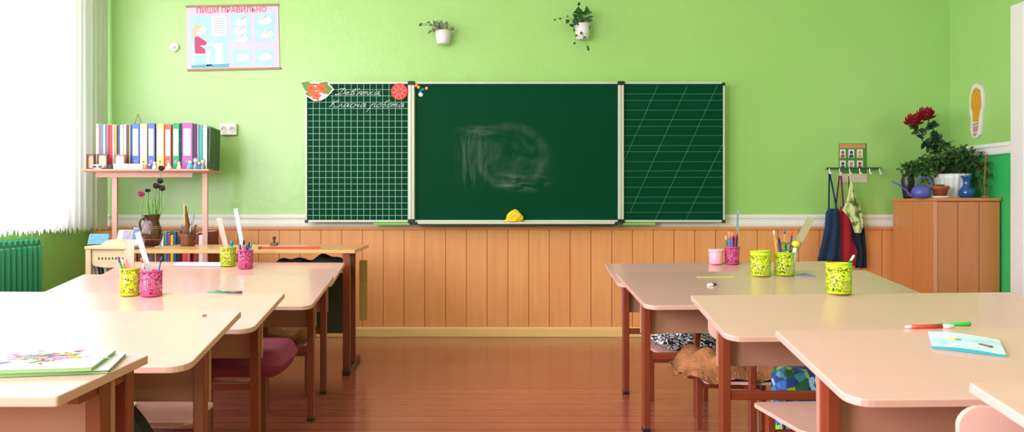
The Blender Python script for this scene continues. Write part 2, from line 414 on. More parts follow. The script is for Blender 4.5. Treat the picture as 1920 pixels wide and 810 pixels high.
# ------------------------------------------------------------------ chalkboard
YBD = 6.10
def bmat():
    m = bpy.data.materials.new('chalkboard_green'); m.use_nodes = True
    nt = m.node_tree; N = nt.nodes; L = nt.links; b = N['Principled BSDF']
    tc = N.new('ShaderNodeTexCoord')
    def smear(cx, cz, rx, rz, sc, st, lo, hi, gain, dist=1.5):
        cx -= PX(967, YBD); cz -= PZ(286, YBD)
        mp = N.new('ShaderNodeMapping'); mp.inputs['Location'].default_value = (-cx / rx, 0, -cz / rz); mp.inputs['Scale'].default_value = (1 / rx, 0, 1 / rz)
        L.new(tc.outputs['Object'], mp.inputs[0])
        ln = N.new('ShaderNodeVectorMath'); ln.operation = 'LENGTH'; L.new(mp.outputs[0], ln.inputs[0])
        fall = N.new('ShaderNodeMapRange'); fall.inputs[1].default_value = 1.0; fall.inputs[2].default_value = 0.35; fall.interpolation_type = 'SMOOTHSTEP'
        L.new(ln.outputs['Value'], fall.inputs[0])
        m3 = N.new('ShaderNodeMapping'); m3.inputs['Scale'].default_value = st[:3]; m3.inputs['Rotation'].default_value = (0, st[3], 0); L.new(tc.outputs['Object'], m3.inputs[0])
        nz = N.new('ShaderNodeTexNoise'); nz.inputs['Scale'].default_value = sc; nz.inputs['Detail'].default_value = 6; nz.inputs['Distortion'].default_value = dist; L.new(m3.outputs[0], nz.inputs['Vector'])
        mr = N.new('ShaderNodeMapRange'); mr.inputs[1].default_value = lo; mr.inputs[2].default_value = hi; L.new(nz.outputs['Fac'], mr.inputs[0])
        return math_n(nt, 'MULTIPLY', math_n(nt, 'MULTIPLY', fall.outputs[0], mr.outputs[0]), gain)
    def arc(cx, cz, rx, rz, wd, gain):
        cx -= PX(967, YBD); cz -= PZ(286, YBD)
        mp = N.new('ShaderNodeMapping'); mp.inputs['Location'].default_value = (-cx / rx, 0, -cz / rz); mp.inputs['Scale'].default_value = (1 / rx, 0, 1 / rz)
        L.new(tc.outputs['Object'], mp.inputs[0])
        ln = N.new('ShaderNodeVectorMath'); ln.operation = 'LENGTH'; L.new(mp.outputs[0], ln.inputs[0])
        dd = math_n(nt, 'ABSOLUTE', math_n(nt, 'SUBTRACT', ln.outputs['Value'], 1.0))
        mr = N.new('ShaderNodeMapRange'); mr.inputs[1].default_value = wd; mr.inputs[2].default_value = 0.0; mr.interpolation_type = 'SMOOTHSTEP'; L.new(dd, mr.inputs[0])
        nz = N.new('ShaderNodeTexNoise'); nz.inputs['Scale'].default_value = 5; nz.inputs['Detail'].default_value = 4; L.new(tc.outputs['Object'], nz.inputs['Vector'])
        m4 = N.new('ShaderNodeMapRange'); m4.inputs[1].default_value = 0.42; m4.inputs[2].default_value = 0.65; L.new(nz.outputs['Fac'], m4.inputs[0])
        return math_n(nt, 'MULTIPLY', math_n(nt, 'MULTIPLY', mr.outputs[0], m4.outputs[0]), gain)
    cx, cz = PX(950, 6.1), PZ(300, 6.1)
    f = smear(cx, cz, 0.40, 0.28, 5, (1, 1, 1, 0), 0.45, 0.8, 0.12)
    f = math_n(nt, 'ADD', f, smear(PX(885, 6.1), PZ(300, 6.1), 0.16, 0.28, 7, (5, 1, 0.8, 0.28), 0.45, 0.75, 0.20, 0.3))
    f = math_n(nt, 'ADD', f, smear(PX(975, 6.1), PZ(340, 6.1), 0.28, 0.10, 6, (1, 1, 4, 0.3), 0.5, 0.75, 0.32, 0.6))
    f = math_n(nt, 'ADD', f, arc(PX(955, 6.1), PZ(292, 6.1), 0.25, 0.21, 0.22, 0.14))
    f = math_n(nt, 'ADD', f, smear(PX(900, 6.1), PZ(245, 6.1), 0.22, 0.05, 6, (1, 1, 4, 0), 0.4, 0.7, 0.16))
    n0 = N.new('ShaderNodeTexNoise'); n0.inputs['Scale'].default_value = 2.2; n0.inputs['Detail'].default_value = 5; n0.inputs['Distortion'].default_value = 2; L.new(tc.outputs['Object'], n0.inputs['Vector'])
    f = math_n(nt, 'ADD', f, math_n(nt, 'MULTIPLY', n0.outputs['Fac'], 0.006))
    mx = nd(nt, 'ShaderNodeMix', data_type='RGBA'); L.new(math_n(nt, 'MULTIPLY', f, 0.42), mx.inputs[0])
    mx.inputs[6].default_value = lin((0, 64, 38)); mx.inputs[7].default_value = lin((225, 232, 225))
    L.new(mx.outputs[2], b.inputs['Base Color']); b.inputs['Roughness'].default_value = 0.5
    b.inputs['Specular IOR Level'].default_value = 0.06
    return m
BG = bmat()
CHALK = mat('chalk_line', (150, 190, 170), 0.9)
CHALK2 = mat('faint_ruled_line', (72, 132, 104), 0.9)
CHW = mat('white_chalk', (225, 230, 225), 0.9)
bd = thing('chalkboard', 'green three-panel chalkboard with ruled side wings on the green wall', 'chalkboard', (PX(967, YBD), YBD, PZ(286, YBD)))
bl = bd.location.copy()
def bx_board(m, xa, xb, ya, yb, d0, d1):
    """pixel rectangle on the board plane, depth d0..d1 in metres (towards the camera)"""
    m.box(PX(xa, YBD) - bl.x, PX(xb, YBD) - bl.x, -d1, -d0, PZ(yb, YBD) - bl.z, PZ(ya, YBD) - bl.z)
for nm, xa, xb in (('left_wing', 575, 767), ('centre_panel', 777, 1160), ('right_wing', 1168, 1357)):
    m = MB(); bx_board(m, xa, xb, 156, 415, -0.02, 0.0)
    p = m.build('panel', BG, bd)
    m = MB()
    bx_board(m, xa - 2, xb + 1, 154, 157.5, -0.022, 0.008); bx_board(m, xa - 2, xb + 1, 412.5, 416.5, -0.022, 0.008)
    bx_board(m, xa - 2, xa + 1.0, 154, 416, -0.022, 0.008); bx_board(m, xb - 1.5, xb + 1.5, 154, 416, -0.022, 0.008)
    m.build('panel_frame', ALU, p, bevel=0.001)
    if nm == 'left_wing':
        g = MB()
        for k in range(16): bx_board(g, 587.2 + k * 11.85 - 0.45, 587.2 + k * 11.85 + 0.45, 158, 412, 0, 0.0006)
        for k in range(21): bx_board(g, 577, 765, 168 + k * 11.8 - 0.45, 168 + k * 11.8 + 0.45, 0, 0.0007)
        g.build('squared_grid', CHALK, p)
    if nm == 'right_wing':
        g = MB()
        for y in (176, 188, 206.7, 224.4, 237, 254, 273, 284.4, 303, 320.4, 332.6, 351, 369.6, 380.7, 398):
            bx_board(g, 1170, 1355, y - 0.35, y + 0.35, 0, 0.0006)
        for (xa_, ya_, xb_, yb_) in ((1234.4, 158, 1169.6, 303), (1288, 162, 1181, 399), (1345.5, 158, 1229, 412), (1354, 271, 1286, 412)):
            A = Vector((PX(xa_, YBD) - bl.x, -0.0006, PZ(ya_, YBD) - bl.z)); B = Vector((PX(xb_, YBD) - bl.x, -0.0006, PZ(yb_, YBD) - bl.z))
            g.bar(A, B, 0.003, 0.0008)
        g.build('slanted_ruling', CHALK2, p)
for xa in (772, 1164):
    m = MB()
    bx_board(m, xa - 4.5, xa - 1, 158, 414, 0.0, 0.022); bx_board(m, xa + 1, xa + 4.5, 158, 414, 0.0, 0.022); bx_board(m, xa - 3, xa + 3, 158, 414, -0.02, 0.012)
    h = m.build('hinge_post', ALU, bd)
    for ya in (153, 411):
        m = MB(); bx_board(m, xa - 7, xa + 6, ya, ya + 7, -0.02, 0.028); m.build('hinge_cap', BLACKP, h, bevel=0.003)
for xa, ya in ((1356, 158), (1356, 415), (575, 415)):
    m = MB(); bx_board(m, xa - 3, xa + 3, ya - 3, ya + 3, -0.022, 0.012); m.build('corner_cap', BLACKP, bd, bevel=0.002)
m = MB(); bx_board(m, 784, 1150, 415.5, 420, -0.02, 0.06)
tr = m.build('chalk_tray', ALU, bd, bevel=0.002)
m = MB(); bx_board(m, 784, 1150, 420, 423, -0.02, 0.05)
for xa in (780, 1150): bx_board(m, xa - 3, xa + 6, 416, 422, -0.02, 0.055)
m.build('tray_bracket', BLACKP, tr, bevel=0.002)
GT = mat('bright_green_tape', (120, 205, 80), 0.4)
for xa, xb in ((701, 768), (1168, 1228)):
    m = MB(); bx_board(m, xa, xb, 417.5, 421.5, -0.03, 0.012)
    m.build('lower_rail', GT, bd)['label'] = 'bright green strip under wing'
m = MB(); bx_board(m, 600, 1340, 200, 380, -0.10, -0.022)
m.build('wall_mount', ALU, bd)

# cursive handwriting (units: x-height 1)
G = {
 'K': [[(0.2,2.0),(0.25,0.9),(0.0,0.0)],[(1.0,2.0),(0.25,1.0),(0.6,0.7),(0.8,0.0),(1.2,0.2)]],
 'D': [[(0.9,2.0),(0.6,0.4),(0.1,0.0),(-0.1,0.2),(0.2,0.2),(0.7,0.0),(1.2,0.3),(1.4,1.2),(1.0,1.9),(0.3,1.8),(0.0,1.4)]],
 'l': [[(0,0.05),(0.2,0.1),(0.5,1.0),(0.7,0.1),(0.95,0.2)]],
 'a': [[(0.7,0.9),(0.3,1.0),(0.05,0.5),(0.2,0.0),(0.6,0.4),(0.75,1.0),(0.7,0.1),(1.0,0.25)]],
 's': [[(0.65,0.85),(0.35,1.0),(0.05,0.5),(0.25,0.0),(0.75,0.2)]],
 'n': [[(0.1,1.0),(0.05,0.0)],[(0.05,0.5),(0.6,0.6)],[(0.65,1.0),(0.6,0.1),(0.9,0.2)]],
 'r': [[(0.15,1.0),(-0.1,-1.3)],[(0.1,0.5),(0.4,1.0),(0.6,0.9),(0.6,0.1),(0.9,0.2)]],
 'o': [[(0.5,1.0),(0.1,0.7),(0.1,0.1),(0.45,0.0),(0.7,0.5),(0.5,1.0),(0.9,0.8)]],
 'b': [[(0.5,0.9),(0.1,0.6),(0.15,0.05),(0.5,0.1),(0.6,0.6),(0.3,1.0),(0.3,1.5),(0.8,1.9)]],
 't': [[(0.05,1.0),(0.05,0.0)],[(0.05,0.6),(0.35,1.0),(0.4,0.0)],[(0.4,0.6),(0.7,1.0),(0.8,0.1),(1.0,0.2)]],
 'e': [[(0.05,0.4),(0.6,0.7),(0.4,1.0),(0.05,0.5),(0.3,0.0),(0.8,0.25)]],
 'v': [[(0.2,0.0),(0.2,1.4),(0.5,1.8),(0.55,1.2),(0.2,0.9),(0.65,0.7),(0.6,0.1),(0.2,0.0),(0.9,0.3)]],
 'q': [[(0.2,1.9),(0.1,1.5)]],
 'y': [[(0.0,0.0),(0.35,0.5),(0.1,0.8),(0.4,1.0),(0.7,1.0),(0.65,0.1),(0.9,0.2)],[(0.35,0.5),(0.65,0.5)]],
 'k': [[(0.1,1.0),(0.05,0.0)],[(0.6,1.0),(0.1,0.5),(0.5,0.1),(0.8,0.15)]],
 ',': [[(0.1,0.1),(0.0,-0.4)]], ' ': [],
}
ADV = {'K':1.25,'D':1.5,'a':1.0,'l':0.95,'t':1.05,'q':0.3,',':0.4,' ':0.7,'v':0.85,'s':0.75,'n':0.95,'r':0.95,'o':0.85,'b':0.8,'e':0.8,'y':0.9,'k':0.85}
def script_line(m, s, px, py, size, width_px, rise=0):
    tot = sum(ADV[c] for c in s); sx = width_px / tot; x = 0
    for ch in s:
        for st in G[ch]:
            pts = []
            for a, b in st:
                X = px + (x + a + 0.35 * b) * sx; Y = py - b * size - rise * (x / tot)
                pts.append(Vector((PX(X, YBD) - bl.x, -0.0012, PZ(Y, YBD) - bl.z)))
            for p, q in zip(pts, pts[1:]):
                if (p - q).length > 1e-4: m.bar(p, q, 0.0026, 0.0012)
        x += ADV[ch]
m = MB()
script_line(m, 'Devqytka,', 628, 178, 6.5, 88, 0)
script_line(m, 'Klasna robota', 617, 201, 7.0, 140, 0)
m.build('chalk_writing', CHW, bd)['label'] = 'white cursive chalk handwriting'

# magnets and stickers on the board
def at_board(px, py, d=0.0): return (PX(px, YBD), YBD - d, PZ(py, YBD))
ORG = mat('orange_petal', (240, 96, 40), 0.5, vary=0.08); LGR = mat('sticker_green', (84, 150, 50), 0.5, vary=0.15, scale=40)
st = thing('flower_magnet', 'orange flower and green leaf cutout magnet at the top left corner of the chalkboard', 'magnet', at_board(596, 172, 0.012))
S = 6.1 / F
def blob_outline(pts): return [(a * S, -b * S) for a, b in pts]
MB().prism(blob_outline([(-32,-18),(-20,-20),(-10,-12),(-2,-12),(4,-18),(20,-20),(24,-12),(31,-4),(24,4),(16,12),(6,17),(-6,18),(-16,12),(-24,6),(-24,-4)]), -0.0015, 0.0015, 'xz').build('backing', WHITE, st)
m = MB().prism(blob_outline([(-31,-17),(-18,-19),(-8,-12),(-12,2),(-22,0)]), -0.003, -0.0015, 'xz').prism(blob_outline([(3,-12),(8,-17),(18,-19),(20,-12),(28,-5),(20,6),(8,2)]), -0.003, -0.0015, 'xz').prism(blob_outline([(-23,2),(-14,0),(-16,9),(-22,6)]), -0.003, -0.0015, 'xz')
m.build('leaf', LGR, st)
m = MB()
for cx_, cy_ in ((-12, -6), (10, -4), (-2, 8), (4, -8), (-8, 4)):
    o_ = []
    for k in range(20):
        a = 2 * PI * k / 20; r = 10 * (0.78 + 0.22 * math.cos(5 * a))
        o_.append(((cx_ + r * math.cos(a)) * S, -(cy_ + r * math.sin(a)) * S))
    m.prism(o_, -0.0045 - 0.0003 * cx_ / 12, -0.003, 'xz')
m.build('blossom', ORG, st)
m = MB()
for cx_, cy_ in ((-12, -6), (10, -4), (-2, 8)): m.ball((cx_ * S, -0.0045, -cy_ * S), 0.006, sc=(1, 0.4, 1))
m.build('blossom_centre', mat('dark_orange', (190, 60, 24), 0.5), st)
st = thing('citrus_magnet', 'round red citrus slice magnet at the top of the left board wing', 'magnet', at_board(749, 172, 0.01))
MB().prism([(15.5 * S * math.cos(2 * PI * k / 28), 15.5 * S * math.sin(2 * PI * k / 28)) for k in range(28)], -0.004, 0.004, 'xz').build('slice', mat('citrus_red', (226, 52, 46), 0.4, vary=0.1, scale=60), st)
m = MB()
for k in range(8):
    a = 2 * PI * k / 8 + 0.2
    m.bar((4 * S * math.cos(a), -0.0045, 4 * S * math.sin(a)), (12.5 * S * math.cos(a), -0.0045, 12.5 * S * math.sin(a)), 0.0035, 0.001)
m.build('segment_lines', mat('citrus_pink', (250, 190, 180), 0.5), st)
PINC = {'yellow': (245, 200, 50), 'blue': (30, 100, 190), 'white': (235, 235, 235), 'orange': (235, 170, 90), 'teal': (20, 130, 130)}
for cn, px_, py_, r_ in (('yellow', 780, 160, 3.6), ('orange', 785, 164, 3.2), ('blue', 777, 167, 3), ('white', 789, 177.5, 4.4), ('teal', 793, 168, 3.2), ('orange', 800, 166, 3.2), ('blue', 789, 171.5, 3)):
    lb = {'yellow': 'yellow round magnet in the upper left corner of the centre chalkboard panel', 'white': 'white round magnet, lowest of the cluster on the chalkboard corner', 'teal': 'teal round magnet beside the white one on the chalkboard'}.get(cn) or ('%s round magnet %s in the cluster on the centre board corner' % (cn, {785: 'touching the yellow one', 777: 'against the hinge post', 800: 'farthest right', 789: 'just above the white one'}[px_]))
    o = thing('round_magnet', lb, 'magnet', at_board(px_, py_, 0.0), 0, 'round magnets on the board corner')
    MB().lathe([(r_ * S * 0.8, 0), (r_ * S, 0.003), (r_ * S, 0.008), (r_ * S * 0.7, 0.012)], 12).build('knob', mat('magnet_' + cn, PINC[cn], 0.3), o, rot=(PI / 2, 0, 0))
# rag on the tray
tz = PZ(415.5, YBD)
m = MB(); vs = []; fs = []
for i in range(13):
    for k in range(24):
        a = 2 * PI * k / 24; u = i / 12
        r = 0.062 * (1 - u ** 2.2) ** 0.6 * (1 + 0.13 * math.sin(3 * a + 5 * u) + 0.08 * math.sin(7 * a - 9 * u))
        vs.append((r * math.cos(a) * 1.0 + 0.012 * u, r * math.sin(a) * 0.55, 0.082 * u * (1 + 0.1 * math.sin(2 * a))))
for i in range(12):
    for k in range(24): fs.append((i*24+k, i*24+(k+1)%24, (i+1)*24+(k+1)%24, (i+1)*24+k))
fs.append(tuple(range(23, -1, -1))); m._add(vs, fs, True)
tag(m.build('cleaning_rag', mat('yellow_rag', (240, 205, 40), 0.85, vary=0.15, scale=18, bump=0.5), loc=(PX(963, 6.06), 6.065, tz + 0.001)), 'crumpled yellow cleaning rag lying on the chalk tray', 'rag')

# ------------------------------------------------------------------ pupils' desks
class Desk: pass
DESKS = {}
def desk(key, label, X0, X1, Df, Dn, hf, hn, rot=0.0, chamfer=0.05, legs=None, roll=0.0, panel=0.405, leg_in=0.055, bar=True):
    """X0 is the edge along the aisle, X1 the outer edge; far edge Df/hf, near edge Dn/hn"""
    cx, cy = (X0 + X1) / 2, (Df + Dn) / 2
    w, dp = abs(X1 - X0), math.hypot(Df - Dn, hf - hn)
    tilt = math.atan2(hf - hn, Df - Dn)
    t = thing('school_desk', label, 'desk', (cx, cy, 0), rot, 'pupils desks')
    M = Matrix.Translation((0, 0, (hf + hn) / 2)) @ Matrix.Rotation(roll, 4, 'Y') @ Matrix.Rotation(tilt, 4, 'X')
    T = 0.018
    o_ = [(-w/2, dp/2), (-w/2 + 0.004, dp/2 + 0.0), (w/2 - 0.004, dp/2), (w/2, dp/2 - 0.004)]
    c = chamfer; arc = []
    for k in range(7):
        a = -k * PI / 12; arc.append((w/2 - c + c * math.cos(a), -dp/2 + c + c * math.sin(a)))
    arc2 = [(-p[0], p[1]) for p in reversed(arc)]
    m = MB(); m.M = M; m.prism(o_[1:] + arc + arc2 + [(-w/2, dp/2 - 0.004)], -T, 0)
    m.build('desk_top', LAM, t, bevel=0.0025)
    ly = 0.0
    zt = lambda x, y: (M @ Vector((x, y, 0))).z
    legs = legs or [0.0]
    for sx in (-1, 1):
        for ly_ in legs:
            x = sx * (w/2 - leg_in)
            m = MB().box(x - 0.015, x + 0.015, ly_ - 0.02, ly_ + 0.02, 0.012, zt(x, ly_) - T - 0.001)
            lg = m.build('leg', STEEL, t, bevel=0.003)
            MB().box(x - 0.016, x + 0.016, ly_ - 0.021, ly_ + 0.021, 0, 0.014).build('foot_cap', BLACKP, lg, bevel=0.003)
    ly_ = legs[0]
    x = w/2 - leg_in - 0.015
    if bar: MB().box(-x, x, ly_ - 0.014, ly_ + 0.014, 0.300, 0.327).build('crossbar', STEEL, t, bevel=0.003)
    xp = w/2 - leg_in + 0.018
    zz = zt(0, ly_ + 0.03) - T - 0.004 - abs(roll) * w / 2
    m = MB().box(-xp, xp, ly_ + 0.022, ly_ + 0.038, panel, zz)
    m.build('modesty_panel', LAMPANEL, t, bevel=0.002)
    m = MB()
    for sx in (-1, 1): MB().bar((sx * (w/2 - leg_in), ly_ - 0.10, zt(sx * (w/2 - leg_in), ly_ - 0.10) - T - 0.012), (sx * (w/2 - leg_in), ly_ + 0.10, zt(sx * (w/2 - leg_in), ly_ + 0.10) - T - 0.012), 0.02).build('top_bracket', STEEL, t)
    d = Desk(); d.o = t; d.M = Matrix.Translation((cx, cy, 0)) @ Matrix.Rotation(rot, 4, 'Z') @ M; d.tilt = tilt; d.rot = rot
    DESKS[key] = d
    return t
def on_desk(key, px, py):
    """world point where the view ray through a pixel meets the top of a desk"""
    d = DESKS[key]; p0 = d.M @ Vector((0, 0, 0)); n = (d.M.to_3x3() @ Vector((0, 0, 1))).normalized()
    r = Vector(((px - VX) / F, 1, -(py - VY) / F)); o = Vector((0, 0, HC))
    s = (p0 - o).dot(n) / r.dot(n)
    return o + r * s
def desk_rot(key): return DESKS[key].M.to_euler()

RL = 0.010
desk('D', 'pink-topped school desk at the front right, nearest the panelled wall', 0.762, 1.96, 4.585, 4.18, 0.639, 0.562, legs=[-0.10], roll=-RL)
desk('C', 'school desk in the right row carrying two lime pencil cups, second from the wall', 0.72, 1.90, 4.03, 3.36, 0.633, 0.552, legs=[-0.13], roll=-RL, leg_in=0.045)
desk('B', 'school desk in the right row with a single lime cup and green pen', 0.805, 1.95, 3.02, 2.60, 0.629, 0.545, legs=[0.01], roll=-RL, leg_in=0.06)
desk('A', 'school desk on the right carrying a pale blue booklet and red-green pen', 0.79, 1.95, 2.16, 1.74, 0.630, 0.547, legs=[0.0], roll=-RL, leg_in=0.05)
desk('Z', 'bare school desk cut by the right bottom corner of the photo', 0.862, 2.0, 1.46, 1.04, 0.638, 0.56, legs=[0.0], rot=0.02)
desk('5', 'school desk at the front left, two cups on it, touching the oak desk', -0.645, -1.845, 4.66, 4.17, 0.636, 0.560, legs=[-0.13], roll=RL * 0.5)
desk('4', 'second school desk of the left row from the board, with empty top', -0.612, -1.80, 4.05, 3.44, 0.613, 0.540, legs=[0.0], roll=RL * 0.7)
desk('3', 'left school desk with lime and pink cups side by side and a green pen', -0.672, -1.87, 3.22, 2.72, 0.614, 0.549, legs=[0.0], roll=RL * 0.5, leg_in=0.05)
desk('2', 'wide pale school desk with empty top in the left foreground behind the magazines', -0.662, -1.86, 2.55, 2.05, 0.625, 0.552, legs=[-0.0], leg_in=0.045)
desk('1', 'flat-topped school desk at the bottom left corner under the open magazines', -0.652, -1.85, 1.772, 1.374, 0.628, 0.630, legs=[0.02, 0.14], chamfer=0.006, leg_in=0.03, panel=0.46)

# ------------------------------------------------------------------ chairs
def chair(label, x, y, rz=0.0, seat_h=0.32, w=0.34, dep=0.36, band=True):
    """(x, y) is the foot of the back post; the seat reaches away towards the board"""
    t = thing('school_chair', label, 'chair', (x, y, 0), rz, 'pupils chairs')
    o_ = []
    for cx_, cy_, a0 in ((w/2 - 0.03, dep - 0.02, 0), (-w/2 + 0.03, dep - 0.02, 90), (-w/2 + 0.03, 0.05, 180), (w/2 - 0.03, 0.05, 270)):
        for k in range(5):
            a = math.radians(a0 + k * 22.5); o_.append((cx_ + 0.03 * math.cos(a), cy_ + 0.03 * math.sin(a)))
    MB().prism(o_, seat_h - 0.012, seat_h).build('seat', LAM, t, bevel=0.002)
    for sx in (-1, 1):
        MB().box(sx * (w/2 - 0.04) - 0.012, sx * (w/2 - 0.04) + 0.012, dep - 0.05, dep - 0.026, 0, seat_h - 0.013).build('leg', STEEL, t, bevel=0.003)
    MB().bar((0, -0.006, 0), (0, 0.0, seat_h), 0.026).bar((0, 0.0, seat_h), (0, -0.045, 0.56), 0.024).build('back_post', STEEL, t, bevel=0.003)
    m = MB().box(-(w/2 - 0.055), (w/2 - 0.055), dep - 0.046, dep - 0.03, seat_h - 0.10, seat_h - 0.075)
    m.box(-(w/2 - 0.055), (w/2 - 0.055), dep - 0.05, dep - 0.026, seat_h - 0.034, seat_h - 0.0135)
    m.box(-0.011, 0.011, 0.014, dep - 0.052, seat_h - 0.034, seat_h - 0.0135)
    m.build('seat_frame', STEEL, t)
    # slightly curved backrest board with rounded corners
    m = MB(); n = 26; bw = w / 2; z0, z1 = 0.445, 0.575
    for sgn in (0,):
        vs, fs = [], []
        for i in range(n + 1):
            u = math.sin(PI * (i / n - 0.5)); xx = u * bw
            yy = -0.045 - 0.02 * (1 - u * u)
            dz = 0.0
            q_ = max(0, abs(xx) - (bw - 0.04)) / 0.04; dz = 0.04 * (1 - math.sqrt(max(0, 1 - q_ * q_))) * 0.97
            for (yo, zz) in ((-0.006, z0 + dz), (0.006, z0 + dz), (0.006, z1 - dz), (-0.006, z1 - dz)):
                vs.append((xx, yy + yo, zz))
        for i in range(n):
            for k in range(4):
                a = i * 4 + k; b = i * 4 + (k + 1) % 4
                fs.append((a, b, b + 4, a + 4))
        fs.append((0, 1, 2, 3)); fs.append(tuple(n * 4 + k for k in (3, 2, 1, 0)))
        m._add(vs, fs)
    m.build('backrest', LAM, t, bevel=0.002)
    return t

def cushion(name, label, m_, x, y, z, w, d, h, rz=0.0, rag=0.0, droop=0.0, seed=1, grp='seat cushions'):
    rnd = random.Random(seed)
    m = MB(); vs, fs = [], []; nx, ny = 18, 18
    for s_ in (0, 1):
        for i in range(nx + 1):
            for j in range(ny + 1):
                u, v = -1 + 2 * i / nx, -1 + 2 * j / ny
                puff = ((1 - u ** (10 if rag == 0 else 4)) * (1 - v ** (10 if rag == 0 else 4))) ** 0.5
                q = 1 - 0.06 * (abs(u * v)) ** 0.5 * 0 + rag * 0.5 * (math.sin(5 * u + seed) * (1 if abs(v) > 0.9 else 0.3))
                xx = u * w / 2 * (1 - 0.05 * v * v); yy = v * d / 2 * (1 - 0.05 * u * u)
                edge = max(abs(u), abs(v))
                wob = rag * (0.02 * math.sin(7 * u + 2 * v + seed) + 0.015 * math.sin(9 * v - 4 * u))
                if s_ == 0: zz = h * 0.45 + h * 0.55 * puff + wob * (1 if puff > 0 else 1) - droop * edge ** 6
                else: zz = h * 0.45 * (1 - puff) + (wob if edge > 0.8 else 0) * 0.6 - droop * edge ** 6
                if s_ and edge < 0.8: zz = 0.0
                vs.append((xx, yy, max(zz, -droop)))
    K = (nx + 1) * (ny + 1)
    for s_ in (0, 1):
        for i in range(nx):
            for j in range(ny):
                a = s_ * K + i * (ny + 1) + j; f = (a, a + ny + 1, a + ny + 2, a + 1)
                fs.append(f if s_ == 0 else f[::-1])
    rim = [(i, 0) for i in range(nx)] + [(nx, j) for j in range(ny)] + [(i, ny) for i in range(nx, 0, -1)] + [(0, j) for j in range(ny, 0, -1)]
    for k in range(len(rim)):
        a = rim[k][0] * (ny + 1) + rim[k][1]; b = rim[(k + 1) % len(rim)]; b = b[0] * (ny + 1) + b[1]
        fs.append((b, a, a + K, b + K))
    m._add(vs, fs, True)
    return tag(m.build(name, m_, loc=(x, y, z), rot=(0, 0, rz)), label, 'cushion', grp)

FUR = mat('brown_plush', (160, 104, 62), 0.95, vary=0.95, scale=13, bump=1.0, bscale=70)
ZEB = None
def zebra():
    m = bpy.data.materials.new('black_white_print'); m.use_nodes = True
    nt = m.node_tree; b = nt.nodes['Principled BSDF']; tc = nt.nodes.new('ShaderNodeTexCoord')
    nz = nt.nodes.new('ShaderNodeTexNoise'); nz.inputs['Scale'].default_value = 55; nz.inputs['Detail'].default_value = 1; nz.inputs['Distortion'].default_value = 1.5
    nt.links.new(tc.outputs['Object'], nz.inputs['Vector'])
    r = nt.nodes.new('ShaderNodeValToRGB'); r.color_ramp.interpolation = 'CONSTANT'
    r.color_ramp.elements[0].color = lin((24, 26, 30)); r.color_ramp.elements[1].position = 0.52; r.color_ramp.elements[1].color = lin((225, 228, 226))
    nt.links.new(nz.outputs['Fac'], r.inputs[0]); nt.links.new(r.outputs[0], b.inputs['Base Color']); b.inputs['Roughness'].default_value = 0.9
    return m
MAROON = mat('maroon_velvet', (138, 44, 72), 0.85, vary=0.12, scale=12, bump=0.3)

chair('school chair with a black and white patterned cushion, front of the right row', 1.04, 3.80, 0, 0.285)
cushion('seat_cushion', 'black and white speckled cushion on the chair at the right row front', zebra(), 1.09, 4.0, 0.286, 0.40, 0.34, 0.055, rag=0.5, seed=3)
chair('school chair with a furry brown cushion tucked in on the right of the aisle', 1.085, 3.20, -0.10, 0.275, dep=0.42)
cushion('seat_cushion', 'brown furry cushion hanging over its chair on the right of the aisle', FUR, 1.075, 3.41, 0.288, 0.44, 0.40, 0.06, rag=0.9, droop=0.03, seed=5)
chair('school chair with bare pale seat behind the desk with the blue booklet', 1.085, 2.26, 0.06, 0.335, w=0.35, dep=0.37)
chair('school chair whose rounded backrest shows below the desk with the blue booklet', 1.07, 1.60, 0.0, 0.33, w=0.34)
chair('school chair under a brown furry cushion, front of the left row', -0.90, 3.90, 0, 0.30)
cushion('seat_cushion', 'brown furry cushion on the chair at the left row front', FUR, -0.90, 4.08, 0.301, 0.37, 0.33, 0.065, rag=0.8, seed=9)
chair('school chair under a thick maroon cushion, left of the aisle', -0.93, 3.13, 0, 0.31, dep=0.33)
cushion('seat_cushion', 'thick maroon velvet cushion on a chair left of the aisle', MAROON, -0.835, 3.27, 0.311, 0.36, 0.36, 0.105, seed=2)
chair('school chair with bare pale seat beside the black backpack', -0.96, 2.43, 0, 0.318, w=0.35, dep=0.27)
chair('school chair whose backrest shows under the desk with the magazines', -0.99, 1.80, -0.03, 0.33, w=0.36, dep=0.26)

# bags
BAGM = mat('black_nylon', (20, 24, 28), 0.6, vary=0.2, scale=20, bump=0.2)
bp_ = thing('backpack', 'black backpack standing on the floor under the left foreground desks', 'backpack', (-0.95, 2.17, 0))
m = MB(); o_ = []
for k in range(21):
    a = PI * k / 20; o_.append((0.19 * math.cos(a), 0.20 + 0.27 * math.sin(a)))
o_ = [(0.18, 0.0)] + o_ + [(-0.18, 0.0)]
m.prism(o_, -0.055, 0.045, 'xz'); m.build('bag_body', BAGM, bp_, bevel=0.02)
MB().box(-0.10, 0.10, -0.075, -0.056, 0.04, 0.2).build('front_pocket', BAGM, bp_, bevel=0.008)
MB().tube([(0.06, -0.05, 0.38), (0.09, -0.075, 0.28), (0.11, -0.07, 0.15)], 0.008).tube([(-0.06, -0.05, 0.38), (-0.09, -0.075, 0.28), (-0.11, -0.07, 0.15)], 0.008).build('strap', BLACKP, bp_)
